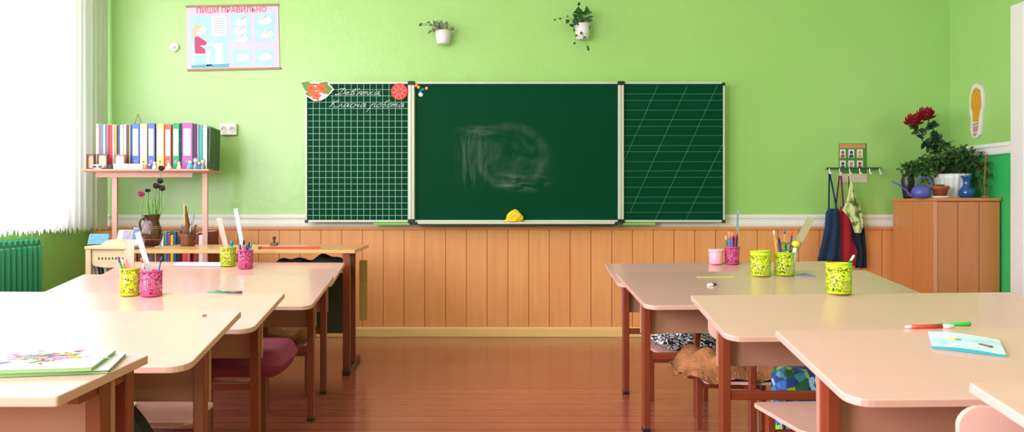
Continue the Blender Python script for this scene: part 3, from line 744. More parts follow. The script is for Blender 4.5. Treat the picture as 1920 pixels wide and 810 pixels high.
def patch_mat():
    m = bpy.data.materials.new('multicolour_bag_print'); m.use_nodes = True
    nt = m.node_tree; b = nt.nodes['Principled BSDF']; tc = nt.nodes.new('ShaderNodeTexCoord')
    v = nt.nodes.new('ShaderNodeTexVoronoi'); v.inputs['Scale'].default_value = 40
    nt.links.new(tc.outputs['Object'], v.inputs['Vector'])
    sp = nt.nodes.new('ShaderNodeSeparateColor'); nt.links.new(v.outputs['Color'], sp.inputs[0])
    r = nt.nodes.new('ShaderNodeValToRGB'); r.color_ramp.interpolation = 'CONSTANT'
    cols = [(30, 60, 120), (50, 110, 190), (35, 100, 60), (40, 70, 140), (150, 190, 60), (150, 200, 230), (60, 130, 160)]
    e = r.color_ramp.elements
    while len(e) < len(cols): e.new(0.5)
    for i, c in enumerate(cols): e[i].position = i / len(cols); e[i].color = lin(c)
    nt.links.new(sp.outputs[0], r.inputs[0]); nt.links.new(r.outputs[0], b.inputs['Base Color']); b.inputs['Roughness'].default_value = 0.5
    return m
bg = thing('school_bag', 'blue and green patterned school bag standing just right of the furry brown cushion', 'school bag', (1.22, 3.0, 0))
MB().box(-0.13, 0.17, -0.05, 0.05, 0.0, 0.375).build('bag_body', patch_mat(), bg, bevel=0.03)
MB().box(-0.12, 0.16, -0.068, -0.051, 0.13, 0.25).build('bag_pocket', mat('sky_blue_nylon', (130, 185, 225), 0.5), bg, bevel=0.01)
MB().tube([(-0.10, -0.066, 0.30), (-0.13, -0.10, 0.2), (-0.12, -0.10, 0.11), (-0.08, -0.09, 0.07), (-0.02, -0.08, 0.06)], 0.006).tube([(0.0, -0.066, 0.26), (0.0, -0.1, 0.15), (0.03, -0.1, 0.05), (0.12, -0.09, 0.03)], 0.006).build('strap', BLACKP, bg)
fo = thing('folder', 'white and green folder lying on the bare pale seat at lower left', 'folder', (-1.06, 2.56, 0.3195), 0.2)
MB().box(-0.06, 0.06, -0.1, 0.1, 0, 0.006).build('cover', mat('folder_green', (60, 120, 50), 0.5), fo)
MB().box(-0.05, 0.065, -0.105, 0.09, 0.006, 0.014).build('pages', mat('paper_white', (240, 238, 232), 0.8, vary=0.03), fo)
bg2 = thing('school_bag', 'green and white striped bag on the floor under the right foreground desk', 'school bag', (1.42, 2.30, 0))
m = MB()
for k in range(8):
    m.cur = k % 2; m.box(-0.14 + k * 0.035, -0.14 + (k + 1) * 0.035, -0.06, 0.06, 0, 0.33)
m.build('bag_body', [mat('bag_lime', (110, 170, 60), 0.6), mat('bag_white', (225, 228, 232), 0.6)], bg2)
MB().tube([(-0.08, 0, 0.33), (-0.06, 0, 0.4), (0.06, 0, 0.4), (0.08, 0, 0.33)], 0.008).build('strap', BLACKP, bg2)

# ------------------------------------------------------------------ pencil cups and stationery
def lace_mat(name, rgb, hole=0.5):
    m = bpy.data.materials.new(name); m.use_nodes = True
    nt = m.node_tree; N = nt.nodes; L = nt.links; b = N['Principled BSDF']; out = N['Material Output']
    b.inputs['Base Color'].default_value = lin(rgb); b.inputs['Roughness'].default_value = 0.35
    b.inputs['Transmission Weight'].default_value = 0.0
    b.inputs['Subsurface Weight'].default_value = 0.0
    tc = N.new('ShaderNodeTexCoord'); v = N.new('ShaderNodeTexNoise'); v.inputs['Scale'].default_value = 150; v.inputs['Detail'].default_value = 0.5; v.inputs['Distortion'].default_value = 1.2
    L.new(tc.outputs['Object'], v.inputs['Vector'])
    sp = N.new('ShaderNodeSeparateXYZ'); L.new(tc.outputs['Object'], sp.inputs[0])
    inr = math_n(nt, 'MULTIPLY', math_n(nt, 'GREATER_THAN', sp.outputs[2], 0.008), math_n(nt, 'LESS_THAN', sp.outputs[2], 0.094))
    h = math_n(nt, 'MULTIPLY', math_n(nt, 'GREATER_THAN', v.outputs['Fac'], hole), inr)
    tr = N.new('ShaderNodeBsdfTransparent'); mx = N.new('ShaderNodeMixShader')
    L.new(h, mx.inputs[0]); L.new(b.outputs[0], mx.inputs[1]); L.new(tr.outputs[0], mx.inputs[2]); L.new(mx.outputs[0], out.inputs[0])
    return m
LIME = lace_mat('lime_perforated_plastic', (205, 222, 40), 0.53); PINKC = lace_mat('pink_perforated_plastic', (226, 84, 140), 0.53)
LIMES = mat('lime_plastic', (190, 214, 40), 0.35); PINKS = mat('pink_plastic', (222, 70, 132), 0.35)
BABYP = mat('baby_pink_plastic', (250, 170, 190), 0.3)
INNER = {LIME: mat('lime_inner', (150, 168, 40), 0.5), PINKC: mat('pink_inner', (150, 40, 90), 0.5)}
def cup(key, label, px, py, m_, solid, d=0.085, h=0.10, filled=True):
    p = on_desk(key, px, py)
    t = thing('pencil_cup', label, 'pencil cup', (p.x, p.y + d * 0.45, p.z + 0.0 + d * 0.45 * math.tan(DESKS[key].tilt)), 0, 'perforated pencil cups')
    r = d / 2
    MB().lathe([(r * 0.96, 0.0), (r * 0.97, 0.03), (r, h), (r - 0.0018, h), (r - 0.0018, 0.003), (0.0, 0.003)], 40).build('cup_wall', m_, t)
    m = MB().lathe([(r + 0.001, h - 0.006), (r + 0.002, h), (r - 0.003, h), (r - 0.003, h - 0.006), (r + 0.001, h - 0.006)], 40)
    m.build('rim', solid, t)
    MB().lathe([(r * 0.9, -0.001), (r * 0.97, 0.004), (r * 0.93, 0.007)], 40).build('cup_base', solid, t)
    return t.location.copy()
c_l3 = cup('3', 'lime perforated pencil cup left of the pink one on the third left desk', 237, 557, LIME, LIMES, 0.072)
c_p3 = cup('3', 'pink perforated pencil cup right of the lime one on the third left desk', 277, 558.5, PINKC, PINKS, 0.080, 0.094)
c_l5 = cup('5', 'lime perforated pencil cup left of the pink one at the left row front', 424, 501, LIME, LIMES, 0.084)
c_p5 = cup('5', 'pink perforated pencil cup full of felt pens at the left row front', 457, 505.5, PINKC, PINKS, 0.080, 0.096)
c_pD = cup('D', 'pink perforated pencil cup crammed with pens at the right row front', 1376.5, 497.5, PINKC, PINKS, 0.078, 0.09)
c_lC = cup('C', 'empty lime perforated pencil cup beside the full one on the right', 1432, 520, LIME, LIMES, 0.092, 0.115)
c_lC2 = cup('C', 'lime perforated pencil cup holding brushes, ruler and yellow lid on the right', 1477, 518.5, LIME, LIMES, 0.090, 0.105)
c_lB = cup('B', 'lime perforated pencil cup holding only a green pen on the right', 1582, 556, LIME, LIMES, 0.088, 0.108)
# translucent pale pink tub
p = on_desk('D', 1346, 498)
t = thing('plastic_tub', 'small pale pink plastic tub beside the pink pencil cup on the right', 'tub', (p.x, p.y + 0.035, p.z + 0.0055))
MB().lathe([(0.034, 0), (0.036, 0.01), (0.0375, 0.075), (0.035, 0.078), (0.0335, 0.01), (0, 0.006)], 32).build('tub_body', BABYP, t)
MB().lathe([(0.038, 0.066), (0.040, 0.068), (0.040, 0.079), (0.036, 0.080), (0.036, 0.076)], 32).build('rim', mat('tub_rim_pink', (250, 190, 205), 0.3), t)

WOODP = mat('bare_pencil_wood', (225, 180, 120), 0.6)
def pen(kind, label, c, off, tip, r, col, name='pencil', tipcol=None, group='pens and pencils in the cups'):
    """stick standing in a cup: foot offset inside the cup, top offset"""
    a = Vector((c.x + off[0], c.y + off[1], c.z + 0.006)); b = Vector((c.x + tip[0], c.y + tip[1], c.z + tip[2]))
    t = thing(name, label, kind, tuple(a), 0, group)
    d_ = b - a; L_ = d_.length; n_ = d_.normalized()
    MB().tube([(0, 0, 0), tuple(n_ * (L_ - 0.022))], r, 8).build('barrel', mat('pen_%d_%d_%d' % col, col, 0.35), t)
    e = tuple(n_ * (L_ - 0.022)); f = tuple(n_ * L_)
    if tipcol: MB().tube([e, f], [r * 1.05, r * 0.85], 8).build('cap', mat('pen_%d_%d_%d' % tipcol, tipcol, 0.35), t)
    else:
        MB().tube([e, f], [r, r * 0.25], 8).build('point', WOODP, t)
def ruler(label, c, off, tip, w, col, trans=0.0, name='ruler'):
    a = Vector((c.x + off[0], c.y + off[1], c.z + 0.006)); b = Vector((c.x + tip[0], c.y + tip[1], c.z + tip[2]))
    t = thing(name, label, 'ruler', tuple(a), 0, 'rulers in the cups')
    mt = mat('ruler_%d_%d_%d' % col, col, 0.25, trans=trans, vary=0.05)
    MB().bar((0, 0, 0), tuple(b - a), w, 0.003).build('ruler_blade', mt, t)
    m = MB(); n_ = (b - a); 
    ref = Vector((0, 1, 0)); u = n_.normalized().cross(ref).normalized()
    for k in range(2, 30):
        q = n_ * (k / 31.0); m.bar(q + u * (w / 2 - 0.001) - ref * 0.0022, q + u * (w / 2 - (0.009 if k % 5 == 0 else 0.006)) - ref * 0.0022, 0.0008, 0.0006)
    m.build('scale_marks', mat('scale_grey', (90, 90, 90), 0.6), t)
# third left desk
ruler('broad salmon wooden ruler standing in the lime cup of the third left desk', c_l3, (-0.002, 0.0, 0), (-0.002, 0.008, 0.205), 0.032, (222, 150, 130))
pen('pencil', 'green pencil leaning left in the lime cup on the third left desk', c_l3, (0.012, -0.012), (-0.042, -0.008, 0.142), 0.0038, (40, 120, 70), tipcol=(90, 60, 190))
pen('pencil', 'orange pencil leaning left in the lime cup on the third left desk', c_l3, (0.02, -0.015), (-0.022, -0.018, 0.135), 0.0038, (214, 90, 40), tipcol=(240, 200, 200))
ruler('pale clear ruler leaning left out of the pink cup on the third left desk', c_p3, (0.015, 0.006), (-0.055, 0.010, 0.235), 0.020, (205, 205, 214))
pen('pencil', 'orange pencil leaning left in the pink cup on the third left desk', c_p3, (0.012, -0.01), (-0.036, -0.008, 0.14), 0.0042, (240, 130, 40), tipcol=(225, 90, 40))
pen('pen', 'pink pen in the pink cup on the third left desk', c_p3, (0.0, -0.012), (-0.024, -0.02, 0.122), 0.004, (240, 140, 150), name='pen', tipcol=(250, 210, 200))
pen('pen', 'blue pen leaning right in the pink cup on the third left desk', c_p3, (0.0, 0.012), (0.036, 0.012, 0.145), 0.0036, (80, 100, 190), name='pen', tipcol=(50, 60, 120))
# front left desk
ruler('salmon wooden ruler leaning out of the front left lime cup', c_l5, (0.01, 0.006), (-0.052, 0.01, 0.255), 0.028, (222, 176, 164))
ruler('clear ruler standing tall beside the felt pens at the left row front', c_p5, (0.0, 0.014), (-0.058, 0.02, 0.315), 0.022, (185, 198, 205))
pen('felt pen', 'light blue felt pen in the front left lime cup', c_l5, (0.012, -0.01), (0.022, -0.008, 0.132), 0.008, (30, 150, 220), name='felt_pen', tipcol=(30, 150, 220))
for col, tc_, nm, off in (((110, 60, 160), (90, 50, 140), 'purple', (-0.028, -0.01, 0.125)), ((230, 90, 50), (30, 30, 40), 'orange', (-0.004, -0.02, 0.148)), ((40, 70, 150), (40, 70, 150), 'navy', (0.012, -0.02, 0.125)), ((40, 170, 190), (30, 150, 160), 'turquoise', (0.03, -0.006, 0.13)), ((230, 70, 120), (200, 30, 80), 'crimson', (-0.014, 0.012, 0.13)), ((60, 60, 70), (20, 20, 24), 'black', (0.016, 0.016, 0.135))):
    pen('felt pen', '%s felt pen in the pink cup at the left row front' % nm, c_p5, (off[0] * 0.5, off[1] * 0.5), off, 0.0055, col, name='felt_pen', tipcol=tc_)
# front right desk
for col, tc_, nm, off in (((40, 130, 70), (230, 190, 130), 'dark green', (-0.034, -0.004, 0.148)), ((70, 110, 190), (240, 120, 130), 'blue with pink end', (-0.02, -0.018, 0.155)), ((60, 90, 180), (240, 150, 60), 'blue with orange end', (-0.006, -0.024, 0.168)), ((40, 50, 120), (250, 205, 60), 'navy with yellow end', (0.004, -0.012, 0.16)), ((180, 50, 80), (220, 60, 90), 'crimson', (0.012, -0.022, 0.156)), ((30, 50, 110), (235, 90, 100), 'navy with red end', (0.022, -0.012, 0.165)), ((80, 130, 200), (220, 80, 110), 'pale blue with red end', (0.03, 0.004, 0.152)), ((90, 140, 210), (245, 180, 70), 'pale blue with amber end', (-0.012, 0.014, 0.17))):
    pen('felt pen', 'felt pen, %s, in the crammed pink cup on the right' % nm, c_pD, (off[0] * 0.6, off[1] * 0.6), off, 0.0056, col, name='felt_pen', tipcol=tc_)
ruler('slim grey steel ruler standing tall in the crammed pink cup on the right', c_pD, (0.026, 0.012), (0.037, 0.016, 0.285), 0.012, (150, 165, 175))
# second right desk
ruler('broad olive ruler leaning right out of the lime cup with brushes', c_lC2, (-0.01, 0.006), (0.128, 0.01, 0.262), 0.034, (186, 174, 142))
for col, tc_, nm, off in (((240, 150, 50), (245, 240, 235), 'orange with white end', (-0.052, -0.008, 0.205)), ((40, 50, 120), (60, 50, 90), 'navy', (-0.034, -0.018, 0.175)), ((240, 150, 60), (50, 100, 190), 'orange with blue end', (0.004, 0.006, 0.21)), ((40, 60, 130), (225, 70, 60), 'navy with red end', (0.036, 0.0, 0.20)), ((40, 140, 80), (40, 140, 80), 'green', (-0.006, -0.022, 0.148)), ((60, 150, 90), (40, 60, 110), 'sea green', (-0.018, 0.012, 0.165)), ((235, 120, 50), (240, 180, 150), 'red-orange', (-0.03, 0.012, 0.16))):
    pen('brush', 'paint brush handle, %s, in the lime cup with the olive ruler' % nm, c_lC2, (off[0] * 0.4, off[1] * 0.4), off, 0.0042, col, name='paint_brush', tipcol=tc_)
sx = thing('scissors', 'scissors with green handles poking from the lime cup on the right', 'scissors', (c_lC2.x + 0.004, c_lC2.y - 0.012, c_lC2.z + 0.008), 0)
mh = MB()
for s_ in (-1, 1):
    mh.tube([(s_ * 0.012 + 0.013 * math.cos(a_ * PI / 8), 0, 0.122 + 0.019 * math.sin(a_ * PI / 8)) for a_ in range(17)], 0.0035, 6)
mh.build('handle', mat('scissor_green', (50, 140, 70), 0.4), sx)
MB().bar((0.004, 0, 0), (-0.008, 0, 0.105), 0.009, 0.002).bar((-0.004, -0.002, 0), (0.008, -0.002, 0.105), 0.009, 0.002).build('blade', ALU, sx)
gs = thing('glue_stick', 'white glue stick with a round yellow cap in the lime cup', 'glue stick', (c_lC2.x + 0.03, c_lC2.y - 0.012, c_lC2.z + 0.007))
MB().tube([(0, 0, 0), (0.010, 0, 0.085), (0.014, 0, 0.118)], 0.010, 14).build('tube_body', mat('glue_white', (235, 230, 225), 0.4), gs)
MB().ball((0.018, 0, 0.135), 0.019, 16, 10, sc=(1, 1, 0.85)).build('cap', mat('glue_yellow', (245, 210, 50), 0.35), gs)
pen('pen', 'green pen with white end in the lone lime cup on the right', c_lB, (-0.03, -0.012), (0.05, -0.01, 0.135), 0.0048, (30, 165, 70), name='pen', tipcol=(240, 245, 240))

# flat things on the desks
def flat(key, name, label, cat, px, py, rz=0.0, lift=0.0006, group=None):
    p = on_desk(key, px, py); t = thing(name, label, cat, (p.x, p.y, p.z), 0, group)
    e = (DESKS[key].M.to_3x3() @ Matrix.Rotation(rz, 3, 'Z')).to_euler(); t.rotation_euler = e
    n = DESKS[key].M.to_3x3() @ Vector((0, 0, 1)); t.location = p + n * lift
    return t
t = flat('3', 'pen', 'green pen with a dark end lying on the third left desk', 'pen', 421, 550, 0.0, 0.005)
MB().tube([(-0.065, 0, 0), (0.02, 0, 0)], [0.002, 0.0042]).build('barrel', mat('teal_pen', (40, 140, 110), 0.3), t)
MB().tube([(0.02, 0, 0), (0.066, 0, 0)], 0.0046).build('cap', mat('dark_pen_cap', (90, 80, 90), 0.3), t)
MB().bar((-0.035, 0, 0.0052), (-0.012, 0, 0.0052), 0.0022).build('clip', mat('teal_clip', (30, 120, 90), 0.3), t)
t = flat('C', 'ruler', 'pale lime plastic ruler lying at the back edge of the second right desk', 'ruler', 1342, 520, 0.0)
MB().box(-0.085, 0.085, -0.012, 0.012, 0, 0.002).build('ruler_blade', mat('pale_lime_plastic', (205, 215, 120), 0.3), t, bevel=0.0005)
t = flat('C', 'pencil_sharpener', 'small white sharpener with a black blade on the second right desk', 'sharpener', 1334, 536, 0.25)
MB().prism([(-0.018, 0), (0.006, 0), (0.004, 0.011), (-0.015, 0.009)], -0.009, 0.009, 'xz').build('sharpener_body', mat('off_white_plastic', (240, 230, 220), 0.4), t, bevel=0.002)
MB().box(0.007, 0.021, -0.008, 0.008, 0.001, 0.012).build('blade_holder', mat('dark_green_plastic', (60, 70, 55), 0.4), t, bevel=0.002)
t = flat('C', 'set_square', 'grey transparent set square lying right of the lime cups', 'set square', 1508, 517, -0.35)
m = MB()
tri = [(-0.04, -0.018), (0.045, -0.018), (0.01, 0.028)]
for a, b in zip(tri, tri[1:] + tri[:1]): m.bar((a[0], a[1], 0.0012), (b[0], b[1], 0.0012), 0.010, 0.0022)
m.build('plastic_triangle', mat('grey_plastic', (120, 125, 140), 0.3), t)
t = flat('A', 'pen', 'pen with red barrel, white tip and green cap lying on the right desk', 'pen', 1757, 615.5, 0.01, 0.006)
MB().tube([(-0.082, 0, -0.001), (-0.066, 0, -0.001)], [0.002, 0.0052]).build('tip', mat('pen_white', (240, 236, 232), 0.3), t)
MB().tube([(-0.066, 0, -0.001), (0.012, 0, -0.001)], 0.0055).build('barrel', mat('pen_red', (220, 56, 44), 0.3), t)
MB().tube([(0.012, 0, -0.001), (0.042, 0, -0.001)], 0.0052).build('sleeve', mat('pen_white', (240, 236, 232), 0.3), t)
MB().tube([(0.020, 0.008, 0.001), (0.083, 0.008, 0.001), (0.088, 0.008, 0.001)], [0.003, 0.0065, 0.005]).tube([(-0.05, 0.008, -0.001), (0.020, 0.008, 0.001)], 0.0028).build('cap', mat('pen_green', (50, 180, 60), 0.3), t)
# blue booklet
def book_print():
    m = bpy.data.materials.new('booklet_print'); m.use_nodes = True
    nt = m.node_tree; b = nt.nodes['Principled BSDF']; tc = nt.nodes.new('ShaderNodeTexCoord')
    nz = nt.nodes.new('ShaderNodeTexNoise'); nz.inputs['Scale'].default_value = 14; nz.inputs['Detail'].default_value = 3
    nt.links.new(tc.outputs['Object'], nz.inputs['Vector'])
    r = nt.nodes.new('ShaderNodeValToRGB'); e = r.color_ramp.elements
    e[0].position = 0.3; e[0].color = lin((150, 200, 225)); e[1].position = 0.5; e[1].color = lin((205, 228, 235))
    nt.links.new(nz.outputs['Fac'], r.inputs[0]); nt.links.new(r.outputs[0], b.inputs['Base Color']); b.inputs['Roughness'].default_value = 0.35
    return m
t = flat('A', 'booklet', 'pale blue booklet with small pictures lying on the right desk', 'booklet', 1812, 648, -0.42)
def curved_sheet(m, w, d, z0, z1, curl):
    n = 12; vs = []; fs = []
    for i in range(n + 1):
        u = i / n
        for (yo, zz) in ((-d/2, z0), (d/2, z0), (d/2, z1), (-d/2, z1)):
            vs.append((-w/2 + w * u, yo, zz + curl * math.sin(u * PI * 1.1) * (zz / max(z1, 1e-4))))
    for i in range(n):
        for k in range(4):
            a = i*4+k; b = i*4+(k+1)%4; fs.append((a, b, b+4, a+4))
    fs.append((0,1,2,3)); fs.append(tuple(n*4+k for k in (3,2,1,0))); m._add(vs, fs)
m = MB(); curved_sheet(m, 0.150, 0.105, 0.0, 0.005, 0.004); m.build('pages', mat('teal_page_edge', (60, 160, 170), 0.6), t)
m = MB(); m.M = Matrix.Translation((-0.002, 0.002, 0.0052)); curved_sheet(m, 0.152, 0.107, 0.0, 0.0016, 0.004); m.build('cover', book_print(), t)
m = MB()
for x_, y_, r_, ci in ((-0.03, 0.012, 0.011, 0), (-0.018, 0.004, 0.008, 1), (-0.038, -0.004, 0.007, 0), (0.036, -0.014, 0.006, 2), (0.046, -0.018, 0.006, 3), (0.028, -0.010, 0.005, 3)):
    m.cur = ci; m.M = Matrix.Translation((x_, y_, 0.0108)); m.prism([(r_ * math.cos(k * PI / 4), 0.7 * r_ * math.sin(k * PI / 4)) for k in range(8)], -0.001, 0.0002)
m.build('cover_picture', [mat('pic_yellow', (232, 222, 150), 0.5), mat('pic_olive', (130, 140, 70), 0.5), mat('pic_red', (170, 70, 60), 0.5), mat('pic_blue', (60, 70, 110), 0.5)], t)
# magazines at the bottom left
PAPER = mat('paper_white', (240, 238, 232), 0.8)
LEAFG = mat('green_page_border', (140, 180, 120), 0.5)
t = flat('1', 'magazine', 'lower green-edged magazine whose corner shows past the splash-print one', 'magazine', 66, 690, 0.22)
m = MB(); curved_sheet(m, 0.30, 0.20, 0.0, 0.004, 0.002); m.build('pages', [LEAFG], t, loc=(-0.005, 0.01, 0))
m = MB(); m.M = Matrix.Translation((0, 0, 0.0052)); curved_sheet(m, 0.30, 0.2, 0.0, 0.0012, 0.002); m.build('cover', mat('pale_green_cover', (222, 232, 214), 0.4, vary=0.05, scale=20), t, loc=(-0.004, 0.01, 0))
tm = flat('1', 'magazine', 'top magazine with a colourful ink splash printed on its white cover', 'magazine', 44, 690, 0.18, 0.0082)
m = MB(); curved_sheet(m, 0.29, 0.20, 0.0, 0.006, 0.002); m.build('pages', [LEAFG], tm)
m = MB(); m.M = Matrix.Translation((0, 0.0, 0.0062)); curved_sheet(m, 0.292, 0.202, 0.0, 0.0012, 0.002); m.build('cover', PAPER, tm)
m = MB(); rnd = random.Random(4)
INK = [(50, 60, 120), (200, 60, 60), (230, 90, 160), (60, 150, 160), (40, 40, 60), (120, 160, 70), (230, 130, 60)]
for k in range(110):
    a = rnd.uniform(0, 2 * PI); r = abs(rnd.gauss(0, 0.03)); L_ = rnd.uniform(0.008, 0.030)
    x_, y_ = 0.035 + r * 1.5 * math.cos(a), 0.02 + r * math.sin(a)
    m.cur = rnd.randrange(len(INK)) if r > 0.015 else rnd.choice((0, 0, 1, 4))
    b = a + rnd.uniform(-0.3, 0.3); ca, sa = math.cos(b), math.sin(b); q = L_ * 0.3
    m.M = Matrix.Translation((x_, y_, 0.0094 + k * 0.00001))
    m.prism([(-q * sa, q * ca), (-L_ * 0.4 * ca, -L_ * 0.4 * sa), (q * sa, -q * ca), (L_ * ca, L_ * sa)], -0.0008, 0.0003)
m.build('ink_splash', [mat('ink_%d' % i, c, 0.5) for i, c in enumerate(INK)], tm)
t = flat('2', 'eraser_crumb', 'tiny brown eraser crumb on the wide pale desk at left', 'eraser', 383, 593, 0.3)
t.name = 'eraser'
MB().prism([(-0.006, -0.003), (0.006, -0.002), (0.007, 0.003), (-0.004, 0.004)], 0, 0.004).build('rubber', mat('brown_rubber', (150, 110, 90), 0.7), t)

# ------------------------------------------------------------------ teacher's desk
TY0, TY1, TZ = 4.74, 5.44, 0.698
TXL, TXR = -1.83, -0.60
td = thing('teacher_desk', 'long oak-topped desk on brown steel legs below the left board wing', 'desk', ((TXL + TXR) / 2, (TY0 + TY1) / 2, 0))
cx_, cy_ = td.location.x, td.location.y
MB().box(TXL - cx_, TXR - cx_, TY0 - cy_, TY1 - cy_, TZ - 0.02, TZ).build('desk_top', OAK, td, bevel=0.003)
for sx_ in (-1, 1):
    x_ = sx_ * 0.565
    for yy in (TY0 + 0.03 - cy_, TY0 + 0.27 - cy_):
        MB().box(x_ - 0.02, x_ + 0.02, yy - 0.015, yy + 0.015, 0.03, TZ - 0.021).build('leg', STEEL, td, bevel=0.003)
    MB().box(x_ - 0.022, x_ + 0.022, TY0 + 0.0 - cy_, TY0 + 0.5 - cy_, 0, 0.03).build('foot_rail', mat('dark_steel', (70, 40, 30), 0.4), td, bevel=0.004)
MB().box(-0.54, 0.54, 0.16, 0.178, 0.16, 0.58).build('modesty_panel', mat('dark_olive_board', (62, 64, 46), 0.6, vary=0.1), td)
MB().box(-0.54, 0.54, -0.28, 0.16, 0.565, 0.578).build('undershelf', LAMPANEL, td)
MB().box(0.56, 0.61, 0.30, 0.33, 0.22, 0.60).build('side_board', OAK, td)
# dark cloth bag on the undershelf
m = MB(); vs, fs = [], []
nx, ny = 26, 10
for i in range(nx + 1):
    for j in range(ny + 1):
        u, v = i / nx, j / ny
        zz = 0.09 * (math.sin(PI * u) ** 0.4) * (math.sin(PI * v) ** 0.5) * (0.75 + 0.2 * math.sin(9 * u + 2 * v) + 0.12 * math.sin(23 * u))
        vs.append(((u - 0.5) * 0.44, (v - 0.5) * 0.3, max(zz, 0.0)))
for i in range(nx):
    for j in range(ny):
        a = i * (ny + 1) + j; fs.append((a, a + ny + 1, a + ny + 2, a + 1))
m._add(vs, fs, True)
tag(m.build('cloth_bag', mat('charcoal_cloth', (58, 66, 66), 0.85, vary=0.4, scale=14, bump=0.4), loc=(PX(585, 4.95), 4.97, 0.5805), solid=0.004), 'crumpled charcoal cloth bag stuffed under the oak desk top', 'bag')

# jug with tulips
JUG = mat('brown_glazed_clay', (74, 38, 24), 0.18, vary=0.2, scale=6, coat=0.6)
jy = 5.22; jx = PX(285, jy)
jg = thing('clay_jug', 'dark brown glazed clay jug holding flowers on the oak desk', 'jug', (jx, jy, TZ))
s_ = 1.0
MB().lathe([(0.040, 0), (0.043, 0.005), (0.060, 0.04), (0.065, 0.07), (0.061, 0.10), (0.046, 0.135), (0.042, 0.16), (0.050, 0.188), (0.053, 0.195), (0.049, 0.195), (0.039, 0.165), (0.038, 0.14)], 32).build('jug_body', JUG, jg)
MB().tube([(-0.044, 0, 0.165), (-0.066, 0, 0.168), (-0.076, 0, 0.145), (-0.072, 0, 0.11), (-0.058, 0, 0.085)], [0.009, 0.008, 0.007, 0.007, 0.009]).build('handle', JUG, jg)
m = MB()
for z_, r_ in ((0.04, 0.0605), (0.108, 0.0585), (0.118, 0.0545)): m.lathe([(r_, z_), (r_ + 0.0012, z_ + 0.0015), (r_ - 0.0005, z_ + 0.003)], 32)
m.build('glaze_band', mat('tan_glaze', (170, 130, 100), 0.3), jg)
STEMG = mat('tulip_stem_green', (96, 150, 56), 0.5, vary=0.1); DARKP = mat('dark_purple_petal', (50, 24, 46), 0.5, vary=0.3); MAGP = mat('magenta_petal', (196, 50, 104), 0.5, vary=0.15)
def tulip(label, foot, head, m_, r=0.018, leafy=True, wilt=0.0):
    base = Vector((jx + foot[0], jy + foot[1], TZ + 0.08)); tip = Vector((PX(head[0], jy), jy + head[2], PZ(head[1], jy)))
    t = thing('tulip', label, 'flower', tuple(base), 0, 'tulips in the clay jug')
    v = tip - base; midp = v * 0.5 + Vector((foot[0] * 1.2, 0, 0.01))
    MB().tube([(0, 0, 0), tuple(v * 0.28 + Vector((foot[0] * 0.6, 0, 0))), tuple(midp), tuple(v * 0.8), tuple(v)], 0.0028, 6).build('stem', STEMG, t)
    m = MB()
    for k in range(6):
        a = 2 * PI * k / 6
        d_ = (Vector((math.cos(a) * (0.45 + wilt), math.sin(a) * (0.45 + wilt), 1.0 - wilt)) + v.normalized() * 0.3)
        m.leaf(v + Vector((0, 0, -0.008)), d_, r * 2.3, r * 1.5, up=Vector((math.sin(a), -math.cos(a), 0.2)))
    m.ball(tuple(v + Vector((0, 0, r * 0.5))), r * 0.62, 8, 6, sc=(1, 1, 1.3), jit=0.1)
    m.build('petals', m_, t, solid=0.001)
    if leafy:
        m = MB(); m.leaf((0.0, -0.005, 0.06), (foot[0] * 2, -0.1, 1), 0.16, 0.022, up=Vector((0, 1, 0)), bend=0.1); m.build('leaf', STEMG, t, solid=0.0008)
tulip('magenta tulip, lowest and leftmost bloom in the clay jug', (-0.02, 0), (265, 367, 0.0), MAGP)
tulip('wilted near-black tulip beside the magenta one in the clay jug', (-0.010, 0.008), (275, 358, 0.02), DARKP, 0.012, False, 0.3)
tulip('near-black tulip at the left of the dark bunch in the clay jug', (0.004, 0.0), (293, 352, 0.0), DARKP, 0.018)
tulip('near-black tulip at the top of the dark bunch in the clay jug', (0.012, 0.006), (298, 342, 0.02), DARKP, 0.016)
tulip('near-black tulip at the right of the dark bunch in the clay jug', (0.018, -0.004), (305, 356, -0.01), DARKP, 0.017)
tulip('tallest near-black tulip, its head against the shelf edge', (0.006, 0.012), (299, 318, 0.03), DARKP, 0.016, False)

# carved wooden pen holder
ty = 5.22; tx = PX(352, ty)
TW = mat('carved_bark', (112, 66, 40), 0.7, vary=0.35, scale=18, bump=0.8)
tw = thing('pen_holder', 'carved rough wooden pen holder shaped like a stump on the oak desk', 'pen holder', (tx, ty, TZ))
m = MB(); m.lathe([(0.036, 0), (0.044, 0.01), (0.040, 0.03), (0.044, 0.055), (0.046, 0.075), (0.036, 0.075), (0.034, 0.02), (0, 0.02)], 20, ribs=5, ribamp=0.08)
m.tube([(0.0, 0.0, 0.02), (-0.002, 0.0, 0.10), (-0.006, 0.0, 0.15), (-0.008, 0, 0.20), (-0.014, 0, 0.245)], [0.032, 0.027, 0.015, 0.008, 0.004])
m.tube([(-0.035, 0, 0.03), (-0.05, 0, 0.07), (-0.045, 0, 0.095)], [0.014, 0.012, 0.008]).tube([(0.034, 0, 0.03), (0.052, -0.01, 0.03), (0.058, -0.01, 0.045)], [0.012, 0.008, 0.006]).tube([(0.032, 0, 0.05), (0.04, 0, 0.1), (0.05, 0, 0.13)], [0.013, 0.009, 0.006])
m.build('stump_body', TW, tw)
def stick_holder(label, dx, top, col, r=0.003, tipcol=None):
    c_ = Vector((tx, ty, TZ + 0.02)); pen('pencil', label, c_, (dx * 0.3, -0.016), (dx, -0.016, top), r, col, tipcol=tipcol, group='pencils in the stump holder')
stick_holder('yellow pencil standing tallest in the stump pen holder', -0.020, 0.262, (220, 200, 90))
stick_holder('blue pen at the left of the stump pen holder', -0.032, 0.11, (60, 90, 160), tipcol=(60, 90, 160))
stick_holder('white pen leaning right in the stump pen holder', 0.028, 0.13, (220, 220, 225), tipcol=(120, 140, 170))
